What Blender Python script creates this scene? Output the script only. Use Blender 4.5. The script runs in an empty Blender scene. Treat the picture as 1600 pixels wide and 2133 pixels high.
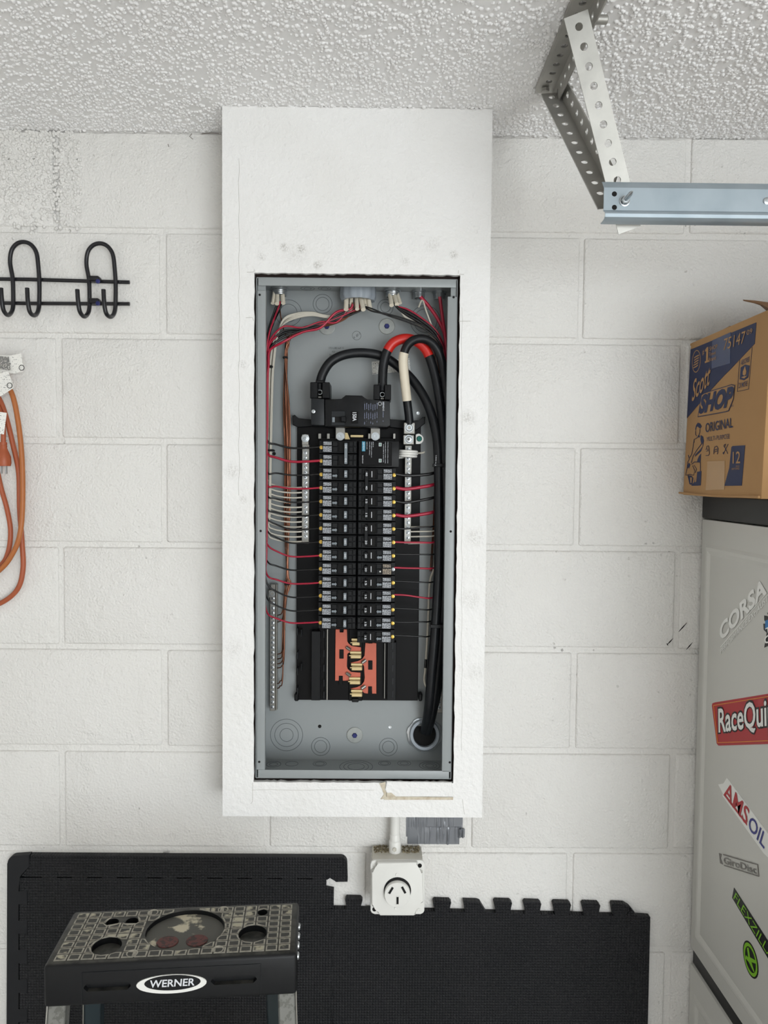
import bpy, bmesh, math, random
import numpy as np
from mathutils import Vector, Matrix

random.seed(7)
SC = bpy.context.scene
COL = SC.collection

# ------------------------------------------------------------------ camera
FPX = 1560.0                                   # focal length in pixels of the 1600 x 2133 frame
CAM = Vector((0.01596, -1.47028, 1.75977))
PITCH, ROLL, YAW = 0.04411, 0.00892, 0.00684
_c, _s = math.cos(YAW), math.sin(YAW)
_R = Vector((_c, -_s, 0)); _F = Vector((math.cos(PITCH)*_s, math.cos(PITCH)*_c, -math.sin(PITCH)))
_U = Vector((math.sin(PITCH)*_s, math.sin(PITCH)*_c, math.cos(PITCH)))
RT = math.cos(ROLL)*_R + math.sin(ROLL)*_U
UP = math.cos(ROLL)*_U - math.sin(ROLL)*_R
cam_data = bpy.data.cameras.new('camera')
cam_data.sensor_fit = 'HORIZONTAL'; cam_data.sensor_width = 36.0; cam_data.lens = 36.0*FPX/1600.0
cam_data.clip_start = 0.01
cam = bpy.data.objects.new('camera', cam_data); COL.objects.link(cam)
cam.matrix_world = Matrix(((RT.x, UP.x, -_F.x, CAM.x), (RT.y, UP.y, -_F.y, CAM.y), (RT.z, UP.z, -_F.z, CAM.z), (0, 0, 0, 1)))
SC.camera = cam

# ------------------------------------------------------------------ light
SC.view_settings.view_transform = 'Standard'
SC.view_settings.look = 'None'
SC.view_settings.exposure = -0.07
SC.view_settings.gamma = 1.0
SC.view_settings.use_curve_mapping = False
world = bpy.data.worlds.new('overcast_sky'); SC.world = world
world.use_nodes = True
bg = world.node_tree.nodes['Background']
bg.inputs[0].default_value = (0.87, 0.94, 1.0, 1); bg.inputs[1].default_value = 0.56
# daylight through the right half of the open garage door, far behind the camera
ld = bpy.data.lights.new('garage_door_daylight', 'AREA'); ld.shape = 'RECTANGLE'
ld.size = 2.4; ld.size_y = 2.1; ld.energy = 136.0; ld.color = (0.92, 0.97, 1.0)
lo = bpy.data.objects.new('garage_door_daylight', ld); COL.objects.link(lo)
lo.location = (2.1, -5.15, 1.1); lo.rotation_euler = (math.radians(90), 0, 0)      # faces +y, into the garage

# unseen sunlight added on the floor inside the door, to brighten the ceiling
sd = bpy.data.lights.new('added_floor_sun', 'SUN'); sd.energy = 8.5; sd.angle = math.radians(1.0); sd.color = (1.0, 0.96, 0.90)
so = bpy.data.objects.new('added_floor_sun', sd); COL.objects.link(so)
so.rotation_euler = Vector((-0.30, 1.0, -0.95)).to_track_quat('-Z', 'Y').to_euler()

# ------------------------------------------------------------------ pixel -> place on a known plane
def ray(x, y): return FPX*_F + (x-800)*RT - (y-1066.5)*UP
def P(x, y, Y):
    d = ray(x, y); return CAM + d*((Y-CAM.y)/d.y)
def Pz(x, y, Z):
    d = ray(x, y); return CAM + d*((Z-CAM.z)/d.z)
def Px(x, y, X):
    d = ray(x, y); return CAM + d*((X-CAM.x)/d.x)
def PP(x, y, p, n):
    d = ray(x, y); return CAM + d*((p-CAM).dot(n)/d.dot(n))
def MM(Y): return (CAM.y*-1+Y)/FPX             # metres per pixel at depth Y

# ------------------------------------------------------------------ materials
def lin(c):
    return tuple(((v/255)/12.92 if v/255 <= 0.04045 else ((v/255+0.055)/1.055)**2.4) for v in c)
class N:
    def __init__(s, name):
        s.m = bpy.data.materials.new(name); s.m.use_nodes = True
        s.t = s.m.node_tree; s.b = s.t.nodes['Principled BSDF']
    def add(s, kind, **kw):
        n = s.t.nodes.new(kind)
        for k, v in kw.items():
            if k.startswith('i_'):
                n.inputs[k[2:].replace('_', ' ')].default_value = v
            else: setattr(n, k, v)
        return n
    def link(s, a, b): s.t.links.new(a, b)
    def math(s, op, a, b=None, c=None):
        n = s.t.nodes.new('ShaderNodeMath'); n.operation = op
        for i, v in enumerate((a, b, c)):
            if v is None: continue
            if isinstance(v, (int, float)): n.inputs[i].default_value = v
            else: s.link(v, n.inputs[i])
        return n.outputs[0]
    def coord(s, kind='Object'):
        return s.t.nodes.new('ShaderNodeTexCoord').outputs[kind]
    def mix(s, fac, a, b):
        n = s.t.nodes.new('ShaderNodeMix'); n.data_type = 'RGBA'
        for i, v in ((0, fac), (6, a), (7, b)):
            if isinstance(v, (int, float)): n.inputs[i].default_value = v
            elif isinstance(v, tuple): n.inputs[i].default_value = (*v, 1)
            else: s.link(v, n.inputs[i])
        return n.outputs[2]
    def ramp(s, fac, lo, hi):
        n = s.t.nodes.new('ShaderNodeMapRange'); n.inputs[1].default_value = lo; n.inputs[2].default_value = hi
        s.link(fac, n.inputs[0]); return n.outputs[0]
def mat(name, rgb, rough=0.5, metal=0.0, bump=0.0, bscale=300.0, var=0.0, vscale=8.0, var_rgb=None, dist=0.001, spec=0.5, coat=0.0):
    n = N(name); b = n.b
    b.inputs['Base Color'].default_value = (*lin(rgb), 1); b.inputs['Roughness'].default_value = rough
    b.inputs['Metallic'].default_value = metal; b.inputs['Specular IOR Level'].default_value = spec
    b.inputs['Coat Weight'].default_value = coat
    if var > 0:
        t = n.add('ShaderNodeTexNoise'); t.inputs['Scale'].default_value = vscale; t.inputs['Detail'].default_value = 6
        n.link(n.coord(), t.inputs['Vector'])
        c2 = lin(var_rgb) if var_rgb else tuple(v*0.6 for v in lin(rgb))
        f = n.math('MULTIPLY', n.ramp(t.outputs[0], 0.42, 0.68), var)
        n.link(n.mix(f, lin(rgb), c2), b.inputs['Base Color'])
    if bump > 0:
        t = n.add('ShaderNodeTexNoise'); t.inputs['Scale'].default_value = bscale; t.inputs['Detail'].default_value = 4
        n.link(n.coord(), t.inputs['Vector'])
        bp = n.add('ShaderNodeBump'); bp.inputs['Strength'].default_value = bump; bp.inputs['Distance'].default_value = dist
        n.link(t.outputs[0], bp.inputs['Height']); n.link(bp.outputs[0], b.inputs['Normal'])
    return n.m

def painted_block_mat():
    n = N('painted_block'); b = n.b; b.inputs['Roughness'].default_value = 0.55
    co = n.add('ShaderNodeNewGeometry').outputs['Position']
    t1 = n.add('ShaderNodeTexNoise'); t1.inputs['Scale'].default_value = 210; t1.inputs['Detail'].default_value = 5; n.link(co, t1.inputs['Vector'])
    t2 = n.add('ShaderNodeTexNoise'); t2.inputs['Scale'].default_value = 26; t2.inputs['Detail'].default_value = 3; n.link(co, t2.inputs['Vector'])
    v = n.add('ShaderNodeTexVoronoi'); v.inputs['Scale'].default_value = 62
    wob = n.add('ShaderNodeTexNoise'); wob.inputs['Scale'].default_value = 240; wob.inputs['Detail'].default_value = 3; n.link(co, wob.inputs['Vector'])
    wv = n.add('ShaderNodeVectorMath'); wv.operation = 'MULTIPLY_ADD'; n.link(wob.outputs['Color'], wv.inputs[0]); wv.inputs[1].default_value = (0.007, 0.007, 0.007); n.link(co, wv.inputs[2])
    n.link(wv.outputs[0], v.inputs['Vector'])
    # pits: few voronoi cells, chosen by cell colour
    sep = n.add('ShaderNodeSeparateColor'); n.link(v.outputs['Color'], sep.inputs[0])
    t3 = n.add('ShaderNodeTexNoise'); t3.inputs['Scale'].default_value = 4.0; n.link(co, t3.inputs['Vector'])
    pick = n.math('MULTIPLY', n.math('GREATER_THAN', sep.outputs[0], 0.84), n.ramp(t3.outputs[0], 0.42, 0.62))
    near = n.math('MULTIPLY', n.ramp(v.outputs['Distance'], 0.17, 0.04), sep.outputs[1])
    pit = n.math('MULTIPLY', pick, near)
    h = n.math('ADD', n.math('MULTIPLY', t1.outputs[0], 0.9), n.math('MULTIPLY', n.ramp(t2.outputs[0], 0.5, 0.8), 0.8))
    h = n.math('SUBTRACT', h, n.math('MULTIPLY', pit, 2.4))
    bp = n.add('ShaderNodeBump'); bp.inputs['Strength'].default_value = 1.0; bp.inputs['Distance'].default_value = 0.0030
    n.link(h, bp.inputs['Height']); n.link(bp.outputs[0], b.inputs['Normal'])
    t4 = n.add('ShaderNodeTexNoise'); t4.inputs['Scale'].default_value = 5; t4.inputs['Detail'].default_value = 6; n.link(co, t4.inputs['Vector'])
    base = n.mix(n.math('MULTIPLY', n.ramp(t4.outputs[0], 0.4, 0.75), 0.35), lin((233, 231, 227)), lin((223, 220, 214)))
    base = n.mix(n.math('MULTIPLY', pit, 0.5), base, lin((120, 112, 100)))
    n.link(base, b.inputs['Base Color'])
    return n.m

def drywall_mat():
    n = N('painted_drywall'); b = n.b; b.inputs['Roughness'].default_value = 0.5
    co = n.add('ShaderNodeNewGeometry').outputs['Position']
    t1 = n.add('ShaderNodeTexNoise'); t1.inputs['Scale'].default_value = 130; t1.inputs['Detail'].default_value = 3; n.link(co, t1.inputs['Vector'])
    bp = n.add('ShaderNodeBump'); bp.inputs['Strength'].default_value = 1.0; bp.inputs['Distance'].default_value = 0.0022
    n.link(t1.outputs[0], bp.inputs['Height']); n.link(bp.outputs[0], b.inputs['Normal'])
    # grubby fingerprints around the cut-out
    t2 = n.add('ShaderNodeTexNoise'); t2.inputs['Scale'].default_value = 420; t2.inputs['Detail'].default_value = 2; n.link(co, t2.inputs['Vector'])
    grit = n.ramp(t2.outputs[0], 0.44, 0.62)
    total = None
    for (x, y, rr, k) in ((545, 535, 9, .5), (592, 515, 9, .8), (627, 518, 10, .9), (662, 552, 9, .8), (945, 530, 9, .7), (845, 545, 9, .4), (900, 510, 16, .3),
                          (505, 760, 10, .4), (975, 870, 16, .5), (485, 980, 18, .35), (990, 1120, 20, .35), (980, 1250, 22, .3), (615, 530, 22, .25), (507, 1040, 9, .4), (485, 1350, 22, .25), (990, 1400, 18, .3)):
        p = P(x, y, -0.104)
        vm = n.add('ShaderNodeVectorMath'); vm.operation = 'DISTANCE'; n.link(co, vm.inputs[0]); vm.inputs[1].default_value = p
        f = n.math('MULTIPLY', n.ramp(vm.outputs['Value'], rr*0.0011, rr*0.0003), k)
        total = f if total is None else n.math('MAXIMUM', total, f)
    f = n.math('MULTIPLY', total, n.math('ADD', n.math('MULTIPLY', grit, 0.8), 0.12))
    t4 = n.add('ShaderNodeTexNoise'); t4.inputs['Scale'].default_value = 7; t4.inputs['Detail'].default_value = 8; n.link(co, t4.inputs['Vector'])
    base = n.mix(n.math('MULTIPLY', n.ramp(t4.outputs[0], 0.45, 0.8), 0.4), lin((240, 239, 237)), lin((228, 226, 221)))
    base = n.mix(n.math('MULTIPLY', f, 0.75), base, lin((128, 120, 108)))
    n.link(base, b.inputs['Base Color'])
    return n.m

def print_mat(name, paper, ink, sx=900.0, sz=700.0, fill=0.5):
    """flat small print: broken rows of tiny characters"""
    n = N(name); b = n.b; b.inputs['Roughness'].default_value = 0.45
    co = n.coord(); sep = n.add('ShaderNodeSeparateXYZ'); n.link(co, sep.inputs[0])
    t = n.add('ShaderNodeTexNoise'); t.inputs['Scale'].default_value = sx; t.inputs['Detail'].default_value = 1; n.link(co, t.inputs['Vector'])
    row = n.math('FRACT', n.math('MULTIPLY', sep.outputs[2], sz))
    f = n.math('MULTIPLY', n.math('GREATER_THAN', row, 0.35), n.math('GREATER_THAN', t.outputs[0], fill))
    n.link(n.mix(f, lin(paper), lin(ink)), b.inputs['Base Color'])
    return n.m

def foam_mat():
    n = N('black_foam'); b = n.b; b.inputs['Roughness'].default_value = 0.55; b.inputs['Specular IOR Level'].default_value = 0.3
    co = n.add('ShaderNodeNewGeometry').outputs['Position']; sep = n.add('ShaderNodeSeparateXYZ'); n.link(co, sep.inputs[0])
    w = 2*math.pi/0.0056
    h = n.math('MULTIPLY', n.math('ABSOLUTE', n.math('SINE', n.math('MULTIPLY', sep.outputs[0], w/2))), n.math('ABSOLUTE', n.math('SINE', n.math('MULTIPLY', sep.outputs[2], w/2))))
    bp = n.add('ShaderNodeBump'); bp.inputs['Strength'].default_value = 1.0; bp.inputs['Distance'].default_value = 0.0022
    n.link(h, bp.inputs['Height']); n.link(bp.outputs[0], b.inputs['Normal'])
    t = n.add('ShaderNodeTexNoise'); t.inputs['Scale'].default_value = 6; t.inputs['Detail'].default_value = 6; n.link(co, t.inputs['Vector'])
    n.link(n.mix(n.ramp(t.outputs[0], 0.4, 0.7), lin((28, 29, 32)), lin((35, 35, 38))), b.inputs['Base Color'])
    return n.m

def fleck_mat(name, base, fleck, scale, thr, rough=0.6, metal=0.0):
    n = N(name); b = n.b; b.inputs['Roughness'].default_value = rough; b.inputs['Metallic'].default_value = metal
    t = n.add('ShaderNodeTexNoise'); t.inputs['Scale'].default_value = scale; t.inputs['Detail'].default_value = 5; n.link(n.add('ShaderNodeNewGeometry').outputs['Position'], t.inputs['Vector'])
    n.link(n.mix(n.ramp(t.outputs[0], thr, thr+0.06), lin(base), lin(fleck)), b.inputs['Base Color'])
    return n.m

M = {}
M['block'] = painted_block_mat()
M['drywall'] = drywall_mat()
M['popcorn'] = mat('popcorn_ceiling_paint', (244, 243, 242), 0.8, bump=0.3, bscale=500, dist=0.0008)
M['wall'] = mat('garage_wall_paint', (228, 226, 222), 0.7)
M['concrete'] = mat('concrete_floor', (186, 183, 179), 0.8, bump=0.3, bscale=120, var=0.5)
M['gypsum'] = mat('broken_gypsum', (212, 203, 184), 0.9, bump=0.6, bscale=250, var=0.5, vscale=90, var_rgb=(160, 135, 105))
M['brown_paper'] = mat('torn_brown_paper', (110, 78, 55), 0.9)
M['groove'] = mat('knockout_slit', (92, 97, 99), 0.6)
M['pencil'] = mat('hairline_crack_grey', (178, 174, 166), 0.9)  # line colour of the hairline cracks and score lines
M['dark'] = mat('dark_gap', (14, 13, 13), 0.9)
M['steel'] = mat('grey_enamelled_steel', (145, 150, 151), 0.38, bump=0.05, bscale=60)
M['steel_edge'] = mat('grey_flange_enamel', (151, 156, 157), 0.4, bump=0.05, bscale=60)
M['plastic'] = mat('black_plastic', (13, 14, 16), 0.42, bump=0.08, bscale=700, spec=0.22)
M['plastic2'] = mat('black_moulded_base', (6, 5, 6), 0.4, spec=0.15)
M['plastic3'] = mat('charcoal_plastic', (24, 27, 30), 0.42, bump=0.08, bscale=700, spec=0.3)
M['rubber'] = mat('black_cable_jacket', (18, 20, 23), 0.42, bump=0.1, bscale=160, var=0.3, vscale=40, var_rgb=(34, 37, 41), spec=0.32)
M['red_wire'] = mat('red_wire_insulation', (168, 32, 58), 0.32)
M['black_wire'] = mat('black_wire_insulation', (18, 18, 19), 0.35)
M['white_wire'] = mat('white_wire_insulation', (200, 195, 182), 0.4)
M['sheath'] = mat('cable_sheath', (226, 218, 200), 0.5)
M['copper'] = mat('bare_copper', (116, 76, 58), 0.36, metal=0.9)
M['alu'] = mat('tinned_aluminium', (150, 148, 142), 0.38, metal=0.85)
M['zinc'] = mat('bright_zinc', (190, 195, 198), 0.28, metal=0.9)
M['brass'] = mat('brass_screw', (222, 188, 96), 0.3, metal=0.8)
M['gold'] = mat('plated_stab', (206, 186, 140), 0.3, metal=0.7)
M['bus'] = mat('orange_coated_bus', (196, 98, 74), 0.5, var=0.3, vscale=40, var_rgb=(176, 80, 62))
M['red_tape'] = mat('red_tape', (196, 34, 26), 0.35)
M['white_tape'] = mat('white_tape', (222, 212, 192), 0.5, bump=0.3, bscale=150)
M['white_pl'] = mat('white_plastic', (232, 231, 226), 0.35)
M['white_print'] = mat('white_print', (214, 216, 220), 0.5)
M['grey_print'] = mat('grey_handle_print', (120, 128, 134), 0.5)
M['grey_pl'] = mat('grey_pvc', (150, 158, 166), 0.45)
M['teal'] = mat('teal_label', (40, 140, 170), 0.5)
M['green_led'] = mat('green_window', (110, 150, 135), 0.4)
M['green_screw'] = mat('green_screw', (14, 96, 84), 0.35, metal=0.4)
M['blue_screw'] = mat('blue_screw', (38, 44, 104), 0.4, metal=0.3)
M['washer'] = mat('steel_washer', (160, 163, 160), 0.5, metal=0.4, var=0.3, vscale=90)
M['brk_print'] = print_mat('breaker_small_print', (20, 22, 25), (190, 194, 200), 900, 900, 0.44)
M['brk_print_brown'] = print_mat('breaker_small_print_brown', (24, 20, 18), (176, 160, 140), 900, 900, 0.46)
M['paper_print'] = print_mat('white_label_print', (222, 222, 216), (70, 72, 76), 700, 330, 0.56)
M['tag_print'] = print_mat('tag_print', (236, 234, 228), (150, 150, 148), 420, 260, 0.62)
M['main_print'] = print_mat('main_breaker_print', (20, 22, 26), (150, 158, 190), 1500, 60.0, 0.42)
M['black_metal'] = mat('black_coated_wire', (16, 16, 22), 0.35)
M['orange'] = mat('orange_cord_jacket', (176, 104, 52), 0.45)
M['orange2'] = mat('red_orange_cord_jacket', (168, 86, 52), 0.45)
M['galv'] = mat('galvanised_angle', (172, 170, 164), 0.45, metal=0.55, bump=0.1, bscale=200, var=0.35, vscale=25)
M['galv_dark'] = M['galv']
M['rail'] = mat('blue_grey_galvanised', (166, 178, 186), 0.36, metal=0.4, bump=0.1, bscale=90, var=0.4, vscale=14, var_rgb=(130, 146, 156))
M['card'] = mat('cardboard', (178, 138, 92), 0.8, bump=0.15, bscale=120, var=0.35, vscale=10, var_rgb=(166, 126, 82))
M['card_edge'] = mat('cardboard_raw_edge', (120, 88, 60), 0.9)
M['navy'] = mat('navy_print', (27, 38, 76), 0.6)
M['tape_clear'] = mat('clear_packing_tape', (180, 142, 97), 0.25, spec=0.6)
M['tape_navy'] = mat('clear_tape_over_navy', (52, 66, 104), 0.25)
M['cab'] = mat('grey_cabinet_enamel', (208, 207, 201), 0.4, bump=0.04, bscale=40)
M['cab_black'] = mat('black_cabinet_trim', (22, 22, 23), 0.45)
M['st_white'] = mat('white_vinyl', (240, 240, 236), 0.45)
M['st_red'] = mat('red_vinyl', (178, 36, 44), 0.45)
M['st_black'] = mat('black_vinyl', (18, 18, 20), 0.45)
M['st_blue'] = mat('blue_vinyl', (40, 44, 128), 0.45)
M['st_cyan'] = mat('cyan_vinyl', (34, 120, 186), 0.45)
M['st_green'] = mat('green_vinyl', (128, 190, 40), 0.45)
M['st_yellow'] = mat('amber_vinyl', (236, 160, 60), 0.45)
M['st_grey'] = mat('grey_vinyl', (118, 114, 110), 0.45)
M['foam'] = foam_mat()
M['foam_smooth'] = mat('smooth_black_foam', (29, 30, 33), 0.55, bump=0.1, bscale=400, spec=0.3)
M['cap'] = mat('ladder_cap_plastic', (17, 18, 20), 0.42, bump=0.15, bscale=300, spec=0.3)
_n = N('dusty_ladder_cap'); _n.b.inputs['Roughness'].default_value = 0.45; _n.b.inputs['Specular IOR Level'].default_value = 0.3
_g = _n.add('ShaderNodeNewGeometry'); _sp = _n.add('ShaderNodeSeparateXYZ'); _n.link(_g.outputs['Normal'], _sp.inputs[0])
_t = _n.add('ShaderNodeTexNoise'); _t.inputs['Scale'].default_value = 60; _t.inputs['Detail'].default_value = 6; _n.link(_g.outputs['Position'], _t.inputs['Vector'])
_f = _n.math('MULTIPLY', _n.ramp(_sp.outputs[2], 0.8, 0.98), _n.ramp(_t.outputs[0], 0.25, 0.6))
_n.link(_n.mix(_f, lin((17, 18, 20)), lin((74, 73, 68))), _n.b.inputs['Base Color']); M['cap'] = _n.m     # dust lies on what faces up
M['cobweb'] = mat('dusty_cobweb', (96, 84, 72), 0.9)
M['cap_pad'] = fleck_mat('worn_ladder_tread', (66, 66, 62), (184, 178, 156), 38, 0.56, 0.65)
M['cap_rim'] = mat('scuffed_tread_rim', (176, 171, 158), 0.7, var=0.6, vscale=60, var_rgb=(70, 68, 62))
M['cap_tray'] = fleck_mat('paint_spotted_tray', (84, 83, 77), (204, 196, 172), 30, 0.56, 0.6)
M['cap_red'] = fleck_mat('red_brown_emblem', (98, 52, 48), (60, 40, 38), 150, 0.5, 0.6)
M['frp'] = fleck_mat('mottled_grey_rail', (118, 118, 113), (98, 98, 92), 140, 0.5, 0.5)
M['frp_clear'] = mat('dark_teal_rail', (40, 50, 54), 0.3)
M['duct'] = mat('grey_duct_tape', (128, 131, 136), 0.25, metal=0.25, bump=0.1, bscale=200)
M['dirt'] = mat('debris_grit', (104, 92, 70), 0.95, var=0.8, vscale=300, var_rgb=(190, 180, 150))
M['box_paint'] = mat('painted_steel_box', (205, 201, 190), 0.55, bump=0.2, bscale=200, var=0.4, vscale=30, var_rgb=(176, 168, 150))

# ------------------------------------------------------------------ mesh building
class MB:
    def __init__(s): s.bm = bmesh.new()
    def box(s, x0, x1, y0, y1, z0, z1, bev=0.0, seg=1, mtx=None):
        vs = [s.bm.verts.new(p) for p in ((x0,y0,z0),(x1,y0,z0),(x1,y1,z0),(x0,y1,z0),(x0,y0,z1),(x1,y0,z1),(x1,y1,z1),(x0,y1,z1))]
        fs = [s.bm.faces.new([vs[i] for i in f]) for f in ((0,3,2,1),(4,5,6,7),(0,1,5,4),(1,2,6,5),(2,3,7,6),(3,0,4,7))]
        if bev > 0:
            es = list({e for f in fs for e in f.edges})
            r = bmesh.ops.bevel(s.bm, geom=es, offset=bev, segments=seg, profile=0.5, affect='EDGES', clamp_overlap=True)
            vs = list({v for v in vs if v.is_valid} | set(r['verts']))
        if mtx is not None:
            for v in vs: v.co = mtx @ v.co
        return s
    def prism(s, pts, back, bev=0.0, seg=1):
        """polygon (world points, front face) extruded by the vector back"""
        back = Vector(back)
        a = [s.bm.verts.new(Vector(p)) for p in pts]; b = [s.bm.verts.new(Vector(p)+back) for p in pts]
        n = len(a)
        f = s.bm.faces.new(a); s.bm.faces.new(list(reversed(b)))
        for i in range(n):
            j = (i+1) % n
            s.bm.faces.new((a[j], a[i], b[i], b[j]))
        if bev > 0:
            bmesh.ops.bevel(s.bm, geom=list(f.edges), offset=bev, segments=seg, profile=0.5, affect='EDGES', clamp_overlap=True)
        return s
    def face(s, pts):
        s.bm.faces.new([s.bm.verts.new(Vector(p)) for p in pts]); return s
    def cyl(s, p0, p1, r, seg=16, r1=None, caps=True):
        return s.tube([p0, p1], [r, r if r1 is None else r1], seg, caps)
    def tube(s, pts, r, seg=8, caps=True):
        pts = [Vector(p) for p in pts]; n = len(pts)
        rad = r if isinstance(r, (list, tuple)) else [r]*n
        t0 = (pts[1]-pts[0]).normalized()
        ref = Vector((0, 0, 1)) if abs(t0.z) < 0.9 else Vector((1, 0, 0))
        u = t0.cross(ref).normalized(); rings = []
        for i, p in enumerate(pts):
            t = (pts[min(i+1, n-1)]-pts[max(i-1, 0)])
            t = t.normalized() if t.length > 1e-9 else t0
            u = (u - t*u.dot(t)).normalized(); v = t.cross(u)
            rings.append([s.bm.verts.new(p + rad[i]*(math.cos(2*math.pi*k/seg)*u + math.sin(2*math.pi*k/seg)*v)) for k in range(seg)])
        for i in range(n-1):
            for k in range(seg):
                s.bm.faces.new((rings[i][k], rings[i][(k+1) % seg], rings[i+1][(k+1) % seg], rings[i+1][k]))
        if caps:
            s.bm.faces.new(list(reversed(rings[0]))); s.bm.faces.new(rings[-1])
        return s
    def lathe(s, c, axis, prof, seg=24, scallop=0):
        """prof: (radius, distance along axis) pairs"""
        c = Vector(c); axis = Vector(axis).normalized()
        ref = Vector((0, 0, 1)) if abs(axis.z) < 0.9 else Vector((1, 0, 0))
        u = axis.cross(ref).normalized(); v = axis.cross(u); rings = []
        for (r, h) in prof:
            ring = []
            for k in range(seg):
                rr = r*(1.0 + (0.05 if scallop and (k*scallop//seg) % 2 else 0.0))
                a = 2*math.pi*k/seg
                ring.append(s.bm.verts.new(c + axis*h + rr*(math.cos(a)*u + math.sin(a)*v)))
            rings.append(ring)
        for i in range(len(rings)-1):
            for k in range(seg):
                s.bm.faces.new((rings[i][k], rings[i][(k+1) % seg], rings[i+1][(k+1) % seg], rings[i+1][k]))
        return s
    def torus(s, c, axis, R, r, seg=32, sub=6):
        c = Vector(c); axis = Vector(axis).normalized()
        ref = Vector((0, 0, 1)) if abs(axis.z) < 0.9 else Vector((1, 0, 0))
        u = axis.cross(ref).normalized(); v = axis.cross(u); rings = []
        for k in range(seg):
            a = 2*math.pi*k/seg; d = math.cos(a)*u + math.sin(a)*v
            rings.append([s.bm.verts.new(c + d*(R + r*math.cos(2*math.pi*j/sub)) + axis*(r*math.sin(2*math.pi*j/sub))) for j in range(sub)])
        for k in range(seg):
            for j in range(sub):
                s.bm.faces.new((rings[k][j], rings[k][(j+1) % sub], rings[(k+1) % seg][(j+1) % sub], rings[(k+1) % seg][j]))
        return s
    def build(s, name, material, parent=None, label=None, cat=None, group=None, kind=None, smooth=35, recalc=True, origin=None):
        if recalc: bmesh.ops.recalc_face_normals(s.bm, faces=s.bm.faces)
        me = bpy.data.meshes.new(name); s.bm.to_mesh(me); s.bm.free()
        return finish(name, me, material, parent, label, cat, group, kind, smooth, origin)

WLOC = {}
def finish(name, me, material, parent=None, label=None, cat=None, group=None, kind=None, smooth=35, origin=None):
    n = len(me.vertices); co = np.empty(n*3, np.float32); me.vertices.foreach_get('co', co); co = co.reshape(-1, 3)
    if origin is None:
        lo_, hi_ = co.min(0), co.max(0); origin = Vector(((lo_[0]+hi_[0])/2, (lo_[1]+hi_[1])/2, (lo_[2]+hi_[2])/2))
    origin = Vector(origin)
    co -= np.array(origin, np.float32); me.vertices.foreach_set('co', co.ravel())
    if smooth:
        me.shade_smooth(); me.set_sharp_from_angle(angle=math.radians(smooth))
    me.materials.append(M[material] if isinstance(material, str) else material)
    me.update()
    o = bpy.data.objects.new(name, me); COL.objects.link(o)
    base = WLOC[parent.name] if parent else Vector((0, 0, 0))
    o.parent = parent; o.location = origin - base; WLOC[o.name] = origin
    tag(o, label, cat, group, kind)
    return o
def tag(o, label=None, cat=None, group=None, kind=None):
    if label: o['label'] = label
    if cat: o['category'] = cat
    if group: o['group'] = group
    if kind: o['kind'] = kind
    return o
def thing(name, label, cat, loc, group=None, kind=None):
    o = bpy.data.objects.new(name, None); COL.objects.link(o); o.empty_display_size = 0.02
    o.location = loc; WLOC[o.name] = Vector(loc)
    return tag(o, label, cat, group, kind)
def dup(root, delta):
    """copy of a thing with its parts and sub-parts, moved by delta"""
    r = root.copy(); COL.objects.link(r); r.location = root.location + Vector(delta); WLOC[r.name] = WLOC[root.name] + Vector(delta)
    for ch in list(root.children):
        c = ch.copy(); COL.objects.link(c); c.parent = r; WLOC[c.name] = WLOC[ch.name] + Vector(delta)
        for g in list(ch.children):
            d = g.copy(); COL.objects.link(d); d.parent = c; WLOC[d.name] = WLOC[g.name] + Vector(delta)
    return r
def smooth_path(pts, sub=6):
    pts = [Vector(p) for p in pts]; out = []
    q = [2*pts[0]-pts[1]] + pts + [2*pts[-1]-pts[-2]]
    for i in range(1, len(q)-2):
        for k in range(sub):
            t = k/sub
            a, b, c, d = q[i-1], q[i], q[i+1], q[i+2]
            out.append(0.5*((2*b) + (c-a)*t + (2*a-5*b+4*c-d)*t*t + (3*b-a-3*c+d)*t*t*t))
    out.append(pts[-1]); return out
def wire(name, pts, r, material, parent=None, label=None, cat=None, group=None, sub=6, seg=8):
    """pts: (px, py, depth)"""
    return MB().tube(smooth_path([P(*p) for p in pts], sub), r, seg).build(name, material, parent, label, cat, group, smooth=60)
_txt = {}
def text_mesh(body, bold, shear):
    key = (body, bold, shear)
    if key not in _txt:
        cu = bpy.data.curves.new('t', 'FONT'); cu.body = body; cu.size = 1; cu.offset = bold; cu.shear = shear; cu.resolution_u = 3; cu.fill_mode = 'FRONT'
        ob = bpy.data.objects.new('t', cu); COL.objects.link(ob)
        dg = bpy.context.evaluated_depsgraph_get(); me = bpy.data.meshes.new_from_object(ob.evaluated_get(dg))
        vs = np.array([v.co[:2] for v in me.vertices]); fs = [tuple(p.vertices) for p in me.polygons]
        bpy.data.objects.remove(ob); bpy.data.curves.remove(cu); bpy.data.meshes.remove(me)
        vs = (vs-vs.min(0))/(vs.max(0)-vs.min(0)); _txt[key] = (vs, fs)
    return _txt[key]
def text(body, bl, br, tl, material, parent, lift=0.0004, bold=0.0, shear=0.0, name='lettering', label=None):
    bl, br, tl = Vector(bl), Vector(br), Vector(tl); vs, fs = text_mesh(body, bold, shear)
    nrm = (br-bl).cross(tl-bl).normalized()
    if nrm.dot(CAM-bl) < 0: nrm = -nrm
    me = bpy.data.meshes.new(name)
    me.from_pydata([bl + float(a)*(br-bl) + float(b)*(tl-bl) + nrm*lift for a, b in vs], [], fs)
    return finish(name, me, material, parent, label, smooth=0)
ORD = ['top', 'second', 'third', 'fourth', 'fifth', 'sixth', 'seventh', 'eighth', 'ninth', 'tenth', 'eleventh', 'twelfth', 'thirteenth', 'fourteenth', 'fifteenth', 'sixteenth']
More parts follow.
